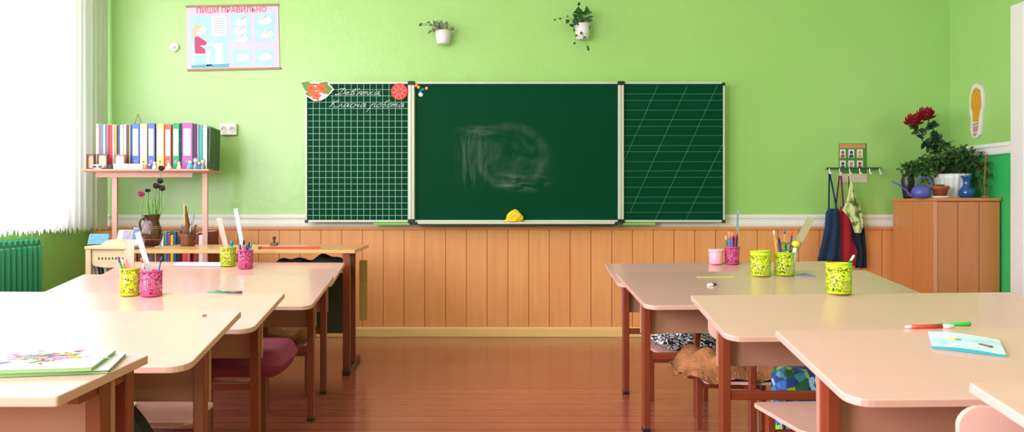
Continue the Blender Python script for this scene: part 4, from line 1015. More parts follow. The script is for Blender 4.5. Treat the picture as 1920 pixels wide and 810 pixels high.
stick_holder('thin dark pencil leaning far right in the stump pen holder', 0.045, 0.175, (120, 110, 90), 0.002, tipcol=(60, 80, 50))
# things on the teacher's desk
def box_thing(name, label, cat, x0, x1, y0, y1, z0, z1, m_, part='body', group=None, bevel=0.002, rz=0.0):
    t = thing(name, label, cat, ((x0 + x1) / 2, (y0 + y1) / 2, z0), rz, group)
    w_, d_, h_ = (x1 - x0) / 2, (y1 - y0) / 2, z1 - z0
    MB().box(-w_, w_, -d_, d_, 0, h_).build(part, m_, t, bevel=bevel)
    return t
REDP = mat('red_painted_wood', (196, 62, 44), 0.4)
pt = thing('pointer', 'long red wooden pointer lying near the front of the oak desk', 'pointer', (PX(545, 4.82), 4.83, TZ + 0.0075))
MB().bar((-0.165, 0, 0), (0.165, 0.01, 0), 0.012, 0.012).build('rod', REDP, pt)
MB().bar((-0.185, -0.0006, 0), (-0.165, 0, 0), 0.014, 0.014).build('grip', mat('dark_red_grip', (140, 40, 34), 0.5), pt)
st_ = thing('stapler', 'small dark wooden stamp with pale handle at the back of the oak desk', 'stamp', (PX(514, 5.3), 5.3, TZ))
st_.name = 'hand_stamp'
MB().box(-0.022, 0.022, -0.018, 0.018, 0, 0.018).build('stamp_base', mat('stamp_wood', (110, 76, 50), 0.5), st_, bevel=0.003)
MB().lathe([(0.007, 0.018), (0.006, 0.03), (0.012, 0.045), (0.010, 0.055), (0, 0.058)], 12).build('handle', mat('stamp_wood_dark', (80, 52, 36), 0.5), st_)
pr = thing('ruler', 'thin wooden ruler lying behind the pink and lime cups on the oak desk', 'ruler', (PX(470, 5.2), 5.22, TZ + 0.001), 0.12)
MB().box(-0.11, 0.11, -0.012, 0.012, 0, 0.003).build('ruler_blade', mat('beige_wood', (220, 190, 140), 0.5), pr)
pw = thing('book', 'flat purple-edged exercise book lying on the school desk before the oak desk', 'book', (0, 0, 0))
p_ = on_desk('5', 372, 490.8); pw.location = on_desk('5', 372, 497); pw.rotation_euler = desk_rot('5')
MB().box(-0.13, 0.13, -0.04, 0.04, 0.0, 0.004).build('cover', mat('grey_violet_cover', (150, 140, 170), 0.5), pw)
MB().box(-0.125, 0.13, -0.038, 0.04, 0.0041, 0.0065).build('pages', PAPER, pw)
# ------------------------------------------------------------------ small birch side stand, left of the oak desk
sy0, sy1 = 5.02, 5.32; sz = PZ(462, 5.02)
sxa, sxb = PX(158, 5.02), PX(262, 5.02) - 0.06
sd = thing('side_table', 'small pale birch table with carved apron left of the oak desk', 'table', ((sxa + sxb) / 2, (sy0 + sy1) / 2, 0))
cx_, cy_ = sd.location.x, sd.location.y; hw = (sxb - sxa) / 2
MB().box(-hw, hw, -0.15, 0.15, sz - 0.018, sz).build('table_top', PALEWOOD, sd, bevel=0.003)
for sx_ in (-1, 1):
    for yy in (-0.13, 0.13):
        MB().box(sx_ * (hw - 0.02) - 0.016, sx_ * (hw - 0.02) + 0.016, yy - 0.016, yy + 0.016, 0, sz - 0.019).build('leg', PALEWOOD, sd, bevel=0.003)
o_ = [(-hw + 0.04, sz - 0.02), (-hw + 0.04, sz - 0.10)]
for k in range(9): o_.append((-hw + 0.05 + k * (2 * hw - 0.1) / 8, sz - 0.115 - 0.012 * math.sin(PI * k / 8)))
o_ += [(hw - 0.04, sz - 0.10), (hw - 0.04, sz - 0.02)]
MB().prism(o_, -0.135, -0.12, 'xz').build('apron', PALEWOOD, sd)
m = MB()
for k in range(9): m.ball((-hw + 0.08 + k * 0.02, -0.136, sz - 0.072), 0.0065, 6, 4, sc=(0.7, 0.25, 1.3))
m.build('apron_ornament', mat('burnt_ornament', (80, 56, 50), 0.6), sd)
MB().box(-hw + 0.05, hw - 0.05, -0.12, 0.12, 0.42, 0.435).build('lower_shelf', PALEWOOD, sd)
m = MB(); o_ = [(-0.08, 0)] + [(-0.08 + 0.16 * k / 12, 0.006 + 0.034 * math.sin(PI * k / 12) ** 0.7) for k in range(13)] + [(0.08, 0)]
tb = thing('wooden_box', 'low arched birch lid box on the small pale table', 'box', (PX(214, 5.05), 5.09, sz))
MB().prism(o_, -0.04, 0.04, 'xz').build('lid', PALEWOOD, tb, bevel=0.002)
MB().box(-0.078, 0.078, -0.0405, 0.0405, 0.0, 0.006).build('box_base', mat('box_edge', (220, 190, 150), 0.5), tb)
t = thing('picture_book', 'blue picture book standing on the small pale table at far left', 'book', (PX(182, 5.25), 5.25, sz), 0.08)
m = MB(); m.M = Matrix.Rotation(-0.5, 4, 'X'); m.box(-0.055, 0.06, 0, 0.008, 0.003, 0.075); m.build('cover', mat('teal_blue_cover', (90, 160, 190), 0.5, vary=0.4, scale=35), t)
m = MB(); m.M = Matrix.Rotation(-0.5, 4, 'X') @ Matrix.Translation((0, 0.0083, 0)); m.box(-0.06, 0.058, 0, 0.012, 0.004, 0.073); m.build('pages', PAPER, t)
for lb, px_, w_, h_, hx, mcol in (('open white magazine with grey print leaning at the back of the small pale table', 232, 0.045, 0.10, 0, 'news'), ('blue and white magazine leaning beside the open one on the small pale table', 257, 0.035, 0.115, 1, 'blue')):
    t = thing('magazine', lb, 'magazine', (PX(px_, 5.26), 5.245, sz), -0.05)
    m = MB(); m.M = Matrix.Rotation(-0.45, 4, 'X'); m.box(-w_, w_, 0, 0.005, 0.004, h_); m.build('pages', mat('newsprint', (215, 215, 222), 0.6, vary=0.3, scale=45), t)
    m = MB(); m.M = Matrix.Rotation(-0.45, 4, 'X'); m.box(-w_ * (0.9 if hx else 0.3), w_ * 0.9, -0.0012, -0.0002, 0.035, h_ * 0.95); m.build('cover_picture', mat('cobalt_print', (50, 110, 180), 0.4) if hx else mat('grey_print', (150, 150, 160), 0.6, vary=0.5, scale=60), t)
for i, (dx, col, lb) in enumerate(((-0.05, (200, 205, 205), 'light grey'), (-0.03, (190, 150, 180), 'mauve'), (-0.005, (30, 80, 74), 'dark teal'), (0.02, (215, 210, 200), 'cream'))):
    t = thing('book', '%s book leaning on the lower shelf of the small pale table' % lb, 'book', (cx_ - 0.04 + dx, cy_, 0.436), 0, 'books under the small table')
    m = MB(); m.M = Matrix.Rotation(-0.18, 4, 'Y'); m.box(0.004, 0.018, -0.1, 0.1, 0.003, 0.16); m.build('cover', mat('bk_%d_%d_%d' % col, col, 0.5), t)

# ------------------------------------------------------------------ rack with shelves behind
ry0, ry1 = 5.70, 6.00
ux0, ux1 = PX(168, 5.7), PX(388, 5.7)
SZ = 1.187
rk = thing('shelving_rack', 'pink-beige shelving rack with binders on top, left of the board', 'shelf', ((ux0 + ux1) / 2, 5.85, 0))
cx_ = rk.location.x
MB().box(PX(155, 5.7) - cx_, PX(392, 5.7) - cx_, -0.15, 0.15, SZ - 0.018, SZ).build('shelf_board', mat('shelf_top_salmon', (226, 160, 134), 0.4, vary=0.08), rk, bevel=0.002)
MB().box(PX(180, 5.72) - cx_, PX(361, 5.72) - cx_, -0.135, -0.12, SZ - 0.05, SZ - 0.019).build('front_rail', PINKW, rk)
for xx in (213, 383):
    X_ = PX(xx, 5.72) - cx_
    MB().box(X_ - 0.017, X_ + 0.017, -0.118, -0.094, 0, SZ - 0.019).build('post', PINKW, rk, bevel=0.002)
for zz in (0.10, 0.535):
    MB().box(PX(180, 5.72) - cx_, PX(400, 5.72) - cx_, -0.13, 0.13, zz - 0.016, zz).build('shelf_board', PALEWOOD, rk)
MB().box(PX(180, 5.72) - cx_, PX(400, 5.72) - cx_, 0.133, 0.14, 0.10, 0.53).build('back_board', mat('rack_back', (150, 92, 60), 0.6), rk)

RINGM = mat('chrome_ring', (225, 225, 225), 0.25, metal=0.6)
def binder(x0, x1, y_top, col, label, thick_label=True):
    X0_, X1_ = PX(x0, 5.72), PX(x1, 5.72); z1 = PZ(y_top, 5.72)
    t = thing('ring_binder', label, 'binder', ((X0_ + X1_) / 2, 5.85, SZ + 0.0005), 0, 'ring binders on the shelf')
    w_ = (X1_ - X0_) / 2 - 0.0008; h_ = z1 - SZ
    m_ = mat('binder_%d_%d_%d' % col, col, 0.4)
    MB().box(-w_, w_, -0.13, 0.12, 0, h_).build('cover', m_, t, bevel=0.003)
    if thick_label:
        MB().box(-w_ * 0.72, w_ * 0.62, -0.1315, -0.1302, h_ * 0.30, h_ * 0.88).build('spine_label', mat('label_white', (232, 230, 232), 0.5), t)
        MB().lathe([(0.0095, 0), (0.0095, 0.002), (0.0055, 0.0022), (0.0055, 0.0)], 16).build('finger_ring', RINGM, t, loc=(0, -0.1302, h_ * 0.17), rot=(PI / 2, 0, 0))
        MB().lathe([(0.0, 0.0), (0.0054, 0.0), (0.0054, 0.0012), (0, 0.0012)], 16).build('finger_hole', BLACKP, t, loc=(0, -0.1302, h_ * 0.17), rot=(PI / 2, 0, 0))
binder(247, 261.5, 231.5, (70, 112, 206), 'blue ring binder, leftmost of the wide binders, under the wooden triangle')
binder(262, 276, 232, (246, 214, 150), 'cream-yellow ring binder between the two blue ones')
binder(277, 290.5, 231, (76, 104, 200), 'second blue ring binder, between two yellow ones')
binder(293, 307.5, 232, (245, 205, 130), 'deeper yellow ring binder left of the red one')
binder(308.5, 321.5, 233, (226, 84, 70), 'red ring binder left of the green one')
binder(323, 337, 231.5, (14, 150, 96), 'green ring binder left of the wide purple one')
binder(341, 361.5, 230.5, (176, 84, 172), 'widest ring binder, purple with a broad white label')
THIN = [(180, 185.5, 233, (238, 210, 205), 'pale pink'), (186, 189, 233, (230, 110, 105), 'coral'), (189.2, 193, 233, (60, 160, 205), 'sky blue'), (193.2, 197.5, 234, (190, 215, 228), 'ice blue'), (198, 204, 234, (150, 100, 115), 'dusty mauve'), (204.5, 210, 234, (222, 52, 56), 'bright red'), (210.5, 214.5, 234, (240, 215, 215), 'blush'), (215, 219, 235, (224, 160, 90), 'tan orange'), (220.5, 224, 234, (60, 84, 130), 'slate blue'), (224.5, 231, 235, (200, 218, 205), 'pale mint'), (231.5, 237, 234, (240, 190, 190), 'rose pink'), (237.3, 241.5, 234, (92, 54, 66), 'dark plum'), (241.8, 244.2, 235, (228, 196, 110), 'mustard'), (244.4, 246.8, 234, (40, 84, 160), 'royal blue'), (338, 340.7, 231, (36, 46, 50), 'dark strip for gap shade by the green binder, shaped like a'), (362, 368.5, 232, (40, 42, 48), 'black'), (369, 373, 233, (160, 130, 170), 'lilac'), (373.3, 380, 234, (40, 160, 150), 'teal'), (380.5, 388, 235, (235, 236, 238), 'white')]  # strip beside the green binder is painted shade filling the gap, no file
for x0, x1, yt, col, nm in THIN:
    X0_, X1_ = PX(x0, 5.72), PX(x1, 5.72)
    t = thing('file_folder', 'thin %s file standing among the binders on the top shelf' % nm, 'folder', ((X0_ + X1_) / 2, 5.85, SZ + 0.0005), 0, 'thin files on the top shelf')
    w_ = (X1_ - X0_) / 2 - 0.0006; h_ = PZ(yt, 5.72) - SZ
    MB().box(-w_, w_, -0.13, 0.10, 0, h_).build('cover', mat('file_%d_%d_%d' % col, col, 0.45, vary=0.08, scale=12), t, bevel=0.001)
    MB().box(-w_ * 0.6, w_ * 0.6, -0.129, 0.095, h_, h_ + 0.002).build('pages', PAPER, t)
X0_, X1_ = PX(388.6, 5.72), PX(397, 5.72)
t = thing('file_folder', 'dark grey-green file leaning at the right end of the top shelf', 'folder', (X0_, 5.85, SZ + 0.0005), 0, 'thin files on the top shelf')
m = MB(); m.M = Matrix.Rotation(0.03, 4, 'Y'); m.box(0, 0.012, -0.12, 0.11, 0.001, 0.285); m.build('cover', mat('file_dark_green', (66, 92, 70), 0.5, vary=0.15), t)
# wooden triangle
tr_ = thing('wooden_triangle', 'brass-coloured open triangle standing above the first blue binder', 'set square', (PX(254.5, 5.8), 5.84, PZ(231.5, 5.72) + 0.001))
m = MB(); zb_ = 0.0; m.bar((-0.024, 0, 0.004), (0, 0, 0.075), 0.007, 0.005).bar((0.024, 0, 0.004), (0, 0, 0.075), 0.007, 0.005).bar((-0.026, 0, 0.0035), (0.026, 0, 0.0035), 0.007, 0.005)
m.build('triangle_frame', mat('olive_brass', (140, 130, 60), 0.5), tr_)
# small things along the front of the top shelf (shelf is 0.30 deep; they stand in front on the edge)
FY = 5.66
MB().box(PX(150, 5.62) - rk.location.x, PX(392, 5.62) - rk.location.x, -0.235, -0.151, SZ - 0.012, SZ).build('front_ledge', mat('shelf_top_salmon', (226, 160, 134), 0.4), rk, bevel=0.002)
def pframe(label, x0, x1, y0, mcol, pcol):
    X0_, X1_ = PX(x0, FY), PX(x1, FY); h_ = PZ(y0, FY) - SZ
    t = thing('photo_frame', label, 'picture frame', ((X0_ + X1_) / 2, FY, SZ + 0.0005), 0, 'frames on the top shelf')
    w_ = (X1_ - X0_) / 2
    m = MB().box(-w_, w_, -0.012, 0.012, h_ - 0.008, h_).box(-w_, w_, -0.012, 0.012, 0, 0.008).box(-w_, -w_ + 0.008, -0.012, 0.012, 0.008, h_ - 0.008).box(w_ - 0.008, w_, -0.012, 0.012, 0.008, h_ - 0.008)
    m.build('frame', mat('frame_%d' % mcol[0], mcol, 0.5), t)
    MB().box(-w_ + 0.008, w_ - 0.008, -0.002, 0.008, 0.008, h_ - 0.008).build('picture', mat('picture_%d' % pcol[0], pcol, 0.5, vary=0.5, scale=50), t)
pframe('brown wooden frame at the left end of the top shelf', 163, 178, 289, (110, 78, 66), (196, 168, 130))
pframe('brown wooden frame with pale picture, second on the top shelf', 182.5, 202, 289, (118, 86, 74), (215, 200, 178))
pframe('pale frame before the thin files, third on the top shelf', 214, 235, 290, (170, 120, 104), (232, 225, 222))
gl = thing('eyeglass_case', 'white oval case with dark inlay lying before the frames on the top shelf', 'case', (PX(183, 5.63), 5.632, SZ + 0.0005))
m = MB(); m.M = Matrix.Rotation(PI / 2, 4, 'X')
o_ = [(0.044 * math.cos(k * PI / 12), 0.016 + 0.015 * math.sin(k * PI / 12)) for k in range(24)]
MB().prism(o_, -0.008, 0.008, 'xz').build('case_body', WHITE, gl, bevel=0.002)
MB().ball((-0.02, -0.008, 0.015), 0.012, 12, 6, sc=(1.4, 0.2, 0.7)).ball((0.02, -0.008, 0.015), 0.012, 12, 6, sc=(1.4, 0.2, 0.7)).build('inlay', mat('dark_inlay', (70, 60, 62), 0.4), gl)
box_thing('cardboard_box', 'long low white box lying along the edge of the top shelf', 'box', PX(213, 5.63), PX(268, 5.63), 5.625, 5.645, SZ + 0.0005, PZ(307, 5.63), mat('soft_white_card', (222, 218, 226), 0.6), 'box_body')
box_thing('ink_bottle', 'small black bottle between the frames on the top shelf', 'bottle', PX(203, 5.64), PX(211, 5.64), 5.63, 5.645, SZ + 0.0005, PZ(309, 5.64), BLACKP, 'bottle_body').children[0].name = 'bottle_body'
def figurine(label, px, ytop, c1, c2, w=6):
    h_ = PZ(ytop, 5.65) - SZ; r_ = w * 5.65 / F / 2
    t = thing('figurine', label, 'figurine', (PX(px, 5.65), 5.65, SZ + 0.0005), 0, 'figurines on the top shelf')
    MB().lathe([(r_, 0), (r_ * 1.05, h_ * 0.15), (r_ * 0.75, h_ * 0.4), (r_ * 0.5, h_ * 0.62), (0, h_ * 0.64)], 14).build('torso', mat('fig_%d_%d_%d' % c1, c1, 0.4), t)
    MB().ball((0, 0, h_ * 0.78), h_ * 0.22, 12, 8).build('head', mat('fig_%d_%d_%d' % c2, c2, 0.5), t)
    MB().ball((0, 0.002, h_ * 0.86), h_ * 0.2, 12, 8, sc=(1, 1, 0.8)).build('hair', mat('fig_hair', (90, 70, 50), 0.7), t)
figurine('small figurine with orange clothes left of the tall black tulip', 275, 305, (200, 110, 70), (235, 190, 150), 7)
figurine('small blue figurine right of the orange one', 281, 307, (40, 80, 180), (230, 200, 180), 7)
figurine('white and pink china figurine behind the black tulip head', 290, 303, (236, 220, 218), (240, 222, 215), 9)
figurine('pale round china figurine in front of the red binder', 317, 305, (230, 218, 214), (235, 224, 218), 12)
figurine('cream china figurine before the green binder', 336, 303, (236, 222, 205), (230, 210, 180), 9)
figurine('light blue figurine before the purple binder', 357, 300, (90, 170, 220), (236, 214, 180), 14)
figurine('figurine with white head before the black file', 367, 296, (130, 160, 190), (240, 236, 228), 9)
figurine('deep blue figurine near the right end of the top shelf', 374, 303, (50, 110, 190), (225, 190, 150), 8)
figurine('grey-green figurine at the right end of the figurine row', 381, 299, (120, 150, 140), (225, 205, 195), 9)
# twig at the right end of the shelf
tg = thing('dry_sprig', 'small dark green sprig on the right end of the top shelf', 'plant', (PX(390, 5.62), 5.64, SZ + 0.001))
m = MB().tube([(0, 0, 0.004), (0.02, 0, 0.006), (0.045, 0, 0.004)], 0.003, 6).tube([(0.03, 0, 0.005), (0.032, 0, 0.03)], 0.002, 6)
m.build('twig', mat('moss_twig', (86, 104, 60), 0.7), tg)
m = MB()
for k in range(10): m.leaf((0.015 + 0.004 * k, 0, 0.006), (random.uniform(-1, 1), -0.3, random.uniform(-0.4, 1)), 0.022, 0.009)
m.build('leaf', mat('moss_leaf', (70, 96, 50), 0.7), tg)
# books on the lower shelf of the rack (seen above and below the desk top)
LB = [(232, 244, (150, 60, 60), 'brick red'), (245, 256, (170, 110, 70), 'tan'), (258, 266, (120, 70, 50), 'brown'), (268, 276, (200, 190, 180), 'grey'), (290, 300, (210, 205, 210), 'pale grey'), (301, 307, (225, 225, 228), 'off-white'), (308, 313, (30, 150, 140), 'teal'), (313.5, 319, (150, 60, 140), 'purple'), (319.5, 325, (236, 200, 50), 'yellow'), (325.5, 330, (20, 100, 140), 'petrol blue'), (331, 341, (40, 36, 42), 'black'), (341.5, 350, (226, 70, 90), 'cherry red'), (350.5, 356, (226, 110, 120), 'salmon'), (362, 372, (150, 44, 44), 'maroon'), (372.5, 380, (236, 232, 230), 'white'), (380.5, 395, (120, 34, 34), 'oxblood')]
for i, (x0, x1, col, nm) in enumerate(LB):
    X0_, X1_ = PX(x0, 5.76), PX(x1, 5.76)
    t = thing('book', '%s book standing on the lower rack shelf behind the oak desk' % nm, 'book', ((X0_ + X1_) / 2, 5.86, 0.5355), 0, 'books on the lower rack shelf')
    w_ = (X1_ - X0_) / 2 - 0.0008; h_ = 0.235 - 0.012 * (i % 3)
    MB().box(-w_, w_, -0.1, 0.09, 0, h_).build('cover', mat('lb_%d_%d_%d' % col, col, 0.45), t, bevel=0.001)
    MB().box(-w_ * 0.7, w_ * 0.7, -0.095, 0.088, h_, h_ + 0.0015).build('pages', PAPER, t)

# ------------------------------------------------------------------ wall things
PY = YW - 0.006
po = thing('wall_poster', 'lilac school poster of a seated girl writing, high on the left wall', 'poster', (PX(437, PY), PY, PZ(70, PY)))
po.rotation_euler = (0, -0.020, 0)
s_ = PY / F
def R(m, xa, xb, ya, yb, d0, d1): m.box((xa - 437) * s_, (xb - 437) * s_, -d1, -d0, -(yb - 70) * s_, -(ya - 70) * s_)
m = MB(); R(m, 351, 523, 12, 128, 0.0, 0.001); sheet = m.build('poster_sheet', mat('lilac_paper', (226, 196, 222), 0.5, vary=0.04), po)
for q_ in ((350, 524, 9, 13), (350, 526, 128, 132)):
    m = MB(); R(m, *q_, -0.003, 0.006); m.build('hanging_rail', mat('poster_rail', (170, 120, 90), 0.5), po)
PB = mat('poster_sky_blue', (170, 208, 232), 0.5, vary=0.12, scale=18); PK = mat('poster_pink', (240, 196, 204), 0.5); SK = mat('poster_cream', (240, 226, 216), 0.5, vary=0.03)
m = MB(); R(m, 357, 429, 28, 126, 0.001, 0.0016)
for xa, ya, xb, yb in ((433, 26, 471, 80), (477, 26, 516, 80), (435, 92, 472, 124), (478, 92, 513, 124)): R(m, xa, xb, ya, yb, 0.001, 0.0016)
m.build('picture_panel', PB, po)
m = MB()
def Pg(pts, d0=0.0016, d1=0.0021): m.prism([((a - 437) * s_, -(b - 70) * s_) for a, b in pts], -d1, -d0, 'xz')
Pg([(358, 121), (429, 119), (429, 126), (358, 126)]); m.build('picture_floor', mat('poster_teal', (90, 170, 196), 0.5), po)
m = MB(); Pg([(365, 68), (372, 67), (388, 78), (386, 84), (374, 84), (385, 92), (384, 100), (366, 99), (365, 92)], 0.0022, 0.0027); m.build('drawn_dress', mat('poster_crimson', (190, 60, 110), 0.5), po)
m = MB(); Pg([(366, 48), (372, 46), (384, 49), (388, 55), (384, 60), (378, 62), (374, 68), (369, 68), (364, 62)], 0.0022, 0.0026); Pg([(384, 92), (394, 96), (392, 118), (398, 122), (386, 123), (388, 102)]); Pg([(386, 80), (400, 81), (415, 80), (414, 84), (400, 86), (386, 85)]); m.build('drawn_skin', SK, po)
m = MB(); Pg([(363, 50), (368, 45), (376, 46), (380, 50), (371, 54), (368, 62), (365, 72), (361, 66)], 0.0028, 0.0031); m.build('drawn_hair', mat('poster_blond', (222, 190, 140), 0.5), po)
m = MB(); Pg([(398, 84), (417, 80), (418, 112), (424, 122), (402, 122), (404, 90)], 0.0016, 0.0019); Pg([(360, 80), (362, 80), (363, 98), (384, 100), (384, 102), (364, 102), (364, 124), (361, 124)], 0.0016, 0.0020); m.build('drawn_furniture', mat('poster_offwhite', (238, 218, 214), 0.5), po)
m = MB()
for cx0, cy0 in ((452, 42), (450, 58), (452, 73), (497, 40), (500, 66), (453, 108), (496, 108)):
    Pg([(cx0 - 13, cy0 + 3), (cx0 - 4, cy0 - 6), (cx0 + 8, cy0 - 7), (cx0 + 14, cy0), (cx0 + 8, cy0 + 6), (cx0 - 6, cy0 + 7)])
Pg([(397, 31), (425, 30), (425, 66), (398, 66)], 0.0016, 0.0019)
m.build('drawn_hands', mat('poster_hand', (242, 228, 220), 0.5), po)
m = MB()
for cx0, cy0 in ((456, 34), (452, 53), (452, 68), (496, 34), (502, 60)): Pg([(cx0 - 4, cy0 + 3), (cx0 + 4, cy0 - 3), (cx0 + 5, cy0 - 2), (cx0 - 3, cy0 + 4)], 0.0022, 0.0026)
for k in range(7): Pg([(401, 34 + k * 4.5), (422, 33.6 + k * 4.5), (422, 34.6 + k * 4.5), (401, 35 + k * 4.5)], 0.0019, 0.0022)
m.build('drawn_pen', mat('poster_grey', (150, 150, 176), 0.5), po)
vs, fs = text_mb('ПИШИ ПРАВИЛЬНО', 0.056)
m = MB(); m.M = Matrix.Translation((-0.008, -0.0025, 0.179)) @ Matrix.Rotation(PI / 2, 4, 'X') @ Matrix.Diagonal((0.93, 1, 1, 1)); m._add(vs, fs)
tt = m.build('poster_title', mat('poster_red', (214, 70, 96), 0.5), po)
ww = max(v.co.x for v in tt.data.vertices) - min(v.co.x for v in tt.data.vertices)
print('title width px', ww / s_)

# small round bell push and twin socket
o = thing('wall_sensor', 'small round white device on the wall left of the poster', 'sensor', (PX(328, YW), YW, PZ(89, YW)))
MB().lathe([(0.033, 0), (0.034, 0.012), (0.030, 0.02), (0, 0.022)], 24).build('cover', WHITE, o, rot=(PI / 2, 0, 0))
MB().lathe([(0.012, 0.021), (0.012, 0.025), (0, 0.026)], 16).build('button', mat('pinkish_white', (226, 210, 214), 0.4), o, rot=(PI / 2, 0, 0))
o = thing('wall_socket', 'white double wall socket right of the binder shelf', 'socket', (PX(430, YW), YW, PZ(243, YW)))
MB().box(-0.062, 0.06, -0.035, 0, -0.042, 0.042).build('socket_plate', WHITE, o, bevel=0.006)
for sx_ in (-0.03, 0.03):
    q = MB().lathe([(0.022, 0.0), (0.022, 0.004), (0.019, 0.005), (0.018, 0.001), (0, 0.001)], 20).build('outlet', mat('socket_white', (226, 222, 218), 0.4), o, loc=(sx_, -0.0345, 0), rot=(PI / 2, 0, 0))
    MB().ball((-0.007, 0, 0.002), 0.0028, 8, 5).ball((0.007, 0, 0.002), 0.0028, 8, 5).build('pin_hole', BLACKP, q)

# hanging wall pots
VINE = mat('vine_leaf_green', (40, 92, 40), 0.45, vary=0.35, scale=30); VINEP = mat('variegated_leaf', (120, 130, 100), 0.5, vary=0.45, scale=30)
STEMW = mat('thin_stem', (110, 130, 80), 0.6)
def wallpot(label, px, ytop, w, h, leafm, specs, strands):
    y_ = YW - w * 6.1 / F * 0.5 - 0.012
    sc = y_ / F
    t = thing('wall_plant_pot', label, 'potted plant', (PX(px, y_), y_, PZ(ytop + h, y_)))
    r = w * sc / 2; H = h * sc
    MB().lathe([(r * 0.72, 0), (r * 0.78, 0.004), (r * 0.98, H), (r * 0.90, H), (r * 0.7, 0.01), (0, 0.01)], 32, ribs=16, ribamp=0.015).build('pot', mat('white_china', (236, 226, 228), 0.35), t)
    MB().lathe([(0, H * 0.88), (r * 0.9, H * 0.88)], 20).box(-0.012, 0.012, r * 0.7, YW - y_, H * 0.6, H * 0.95).build('soil', mat('soil', (60, 44, 34), 0.95), t)
    ms = MB(); ml = MB()
    for (dx, dy, L_, W_, ang) in specs:
        b = Vector((dx * sc, random.uniform(-r, r * 0.5) * 0.7, (h - dy) * sc))
        ml.leaf(b, (math.cos(ang), random.uniform(-0.8, 0.1), math.sin(ang)), L_ * sc, W_ * sc, up=Vector((0, -1, 0.3)))
        ms.tube([(dx * sc * 0.3, 0, H * 0.9), (dx * sc * 0.7, b.y * 0.7, (H + b.z) / 2 + 0.008), tuple(b)], 0.0016, 5)
    for st in strands:
        pts = [(a * sc, -r * 0.95 if i else -r * 0.3, (h - b) * sc) for i, (a, b) in enumerate(st)]
        ms.tube(pts, 0.0014, 5)
        for p in pts[1:]:
            ml.leaf(p, (random.uniform(-0.8, 0.8), -0.4, random.uniform(-1, 0.4)), 7 * sc, 5 * sc, up=Vector((0, -1, 0)))
    ms.build('stem', STEMW, t); ml.build('foliage', leafm, t)
    return t
random.seed(11)
sp = [(random.uniform(-18, 14), random.uniform(-13, 2), random.uniform(7, 11), random.uniform(4, 6), random.uniform(0, PI)) for _ in range(26)] + [(-20, 0, 9, 5, 3.6), (-23, 3, 8, 5, 3.9), (14, -2, 9, 5, 0.4)]
wallpot('white pot with a small variegated creeper, high above the board, nearer the window', 831, 58, 31, 25, VINEP, sp, [[(-6, -6), (-20, -8), (-34, -9), (-42, -6)], [(-8, -2), (-24, -12), (-38, -10)]])
sp = [(random.uniform(-16, 9), random.uniform(-24, 6), random.uniform(10, 15), random.uniform(6, 9), random.uniform(-0.6, PI + 0.6)) for _ in range(34)] + [(-8, -32, 9, 6, 1.5), (6, -16, 13, 8, 0.3), (-26, -8, 11, 8, 4.2), (8, 2, 12, 9, 5.2)]
wallpot('white pot with a dark green trailing creeper, high above the board, nearer the corner', 1092, 45, 30, 29, VINE, sp, [[(-4, 0), (-3, 18), (0, 30), (6, 44), (11, 52)], [(-10, -4), (-30, -10), (-42, -8), (-54, -6)], [(-8, 2), (-18, 12), (-15, 26), (-15, 38)]])

# foot-shaped plaque on the right wall
def foot_pt(px, py):
    D = (XR - 0.006) * F / (px - VX); return (D, PZ(py, D))
outl = [(1826, 160), (1834, 156), (1842, 160), (1846, 175), (1847, 195), (1843, 215), (1842, 235), (1840, 252), (1833, 260), (1826, 258), (1822, 245), (1823, 225), (1820, 205), (1821, 180)]
fp = [foot_pt(a, b) for a, b in outl]
cyf = sum(a for a, b in fp) / len(fp); czf = sum(b for a, b in fp) / len(fp)
pl = thing('sole_plaque', 'shoe-sole shaped white plaque with amber inlay on the right wall', 'wall decoration', (XR, cyf, czf))
MB().prism([(a - cyf, b - czf) for a, b in fp], -0.018, 0.0, 'yz').build('plaque_base', mat('plaque_white', (232, 226, 218), 0.5), pl, bevel=0.003)
inn = [(1829, 168), (1834, 164), (1841, 168), (1843, 185), (1843, 200), (1839, 215), (1838, 228), (1828, 228), (1828, 212), (1824, 200), (1825, 180)]
fi = [foot_pt(a, b) for a, b in inn]
MB().prism([(a - cyf, b - czf) for a, b in fi], -0.021, -0.018, 'yz').build('amber_inlay', mat('amber', (216, 150, 26), 0.35, vary=0.12, scale=30), pl)
m = MB()
for (q) in ([(1828, 232), (1838, 229), (1838, 233), (1828, 236)], [(1828, 238), (1838, 235), (1836, 246), (1829, 248)], [(1829, 250), (1835, 248), (1833, 255), (1829, 256)]):
    f_ = [foot_pt(a, b) for a, b in q]; m.prism([(a - cyf, b - czf) for a, b in f_], -0.021, -0.018, 'yz')
m.build('heel_inlay', mat('heel_pink', (190, 150, 130), 0.5, vary=0.2, scale=60), pl)

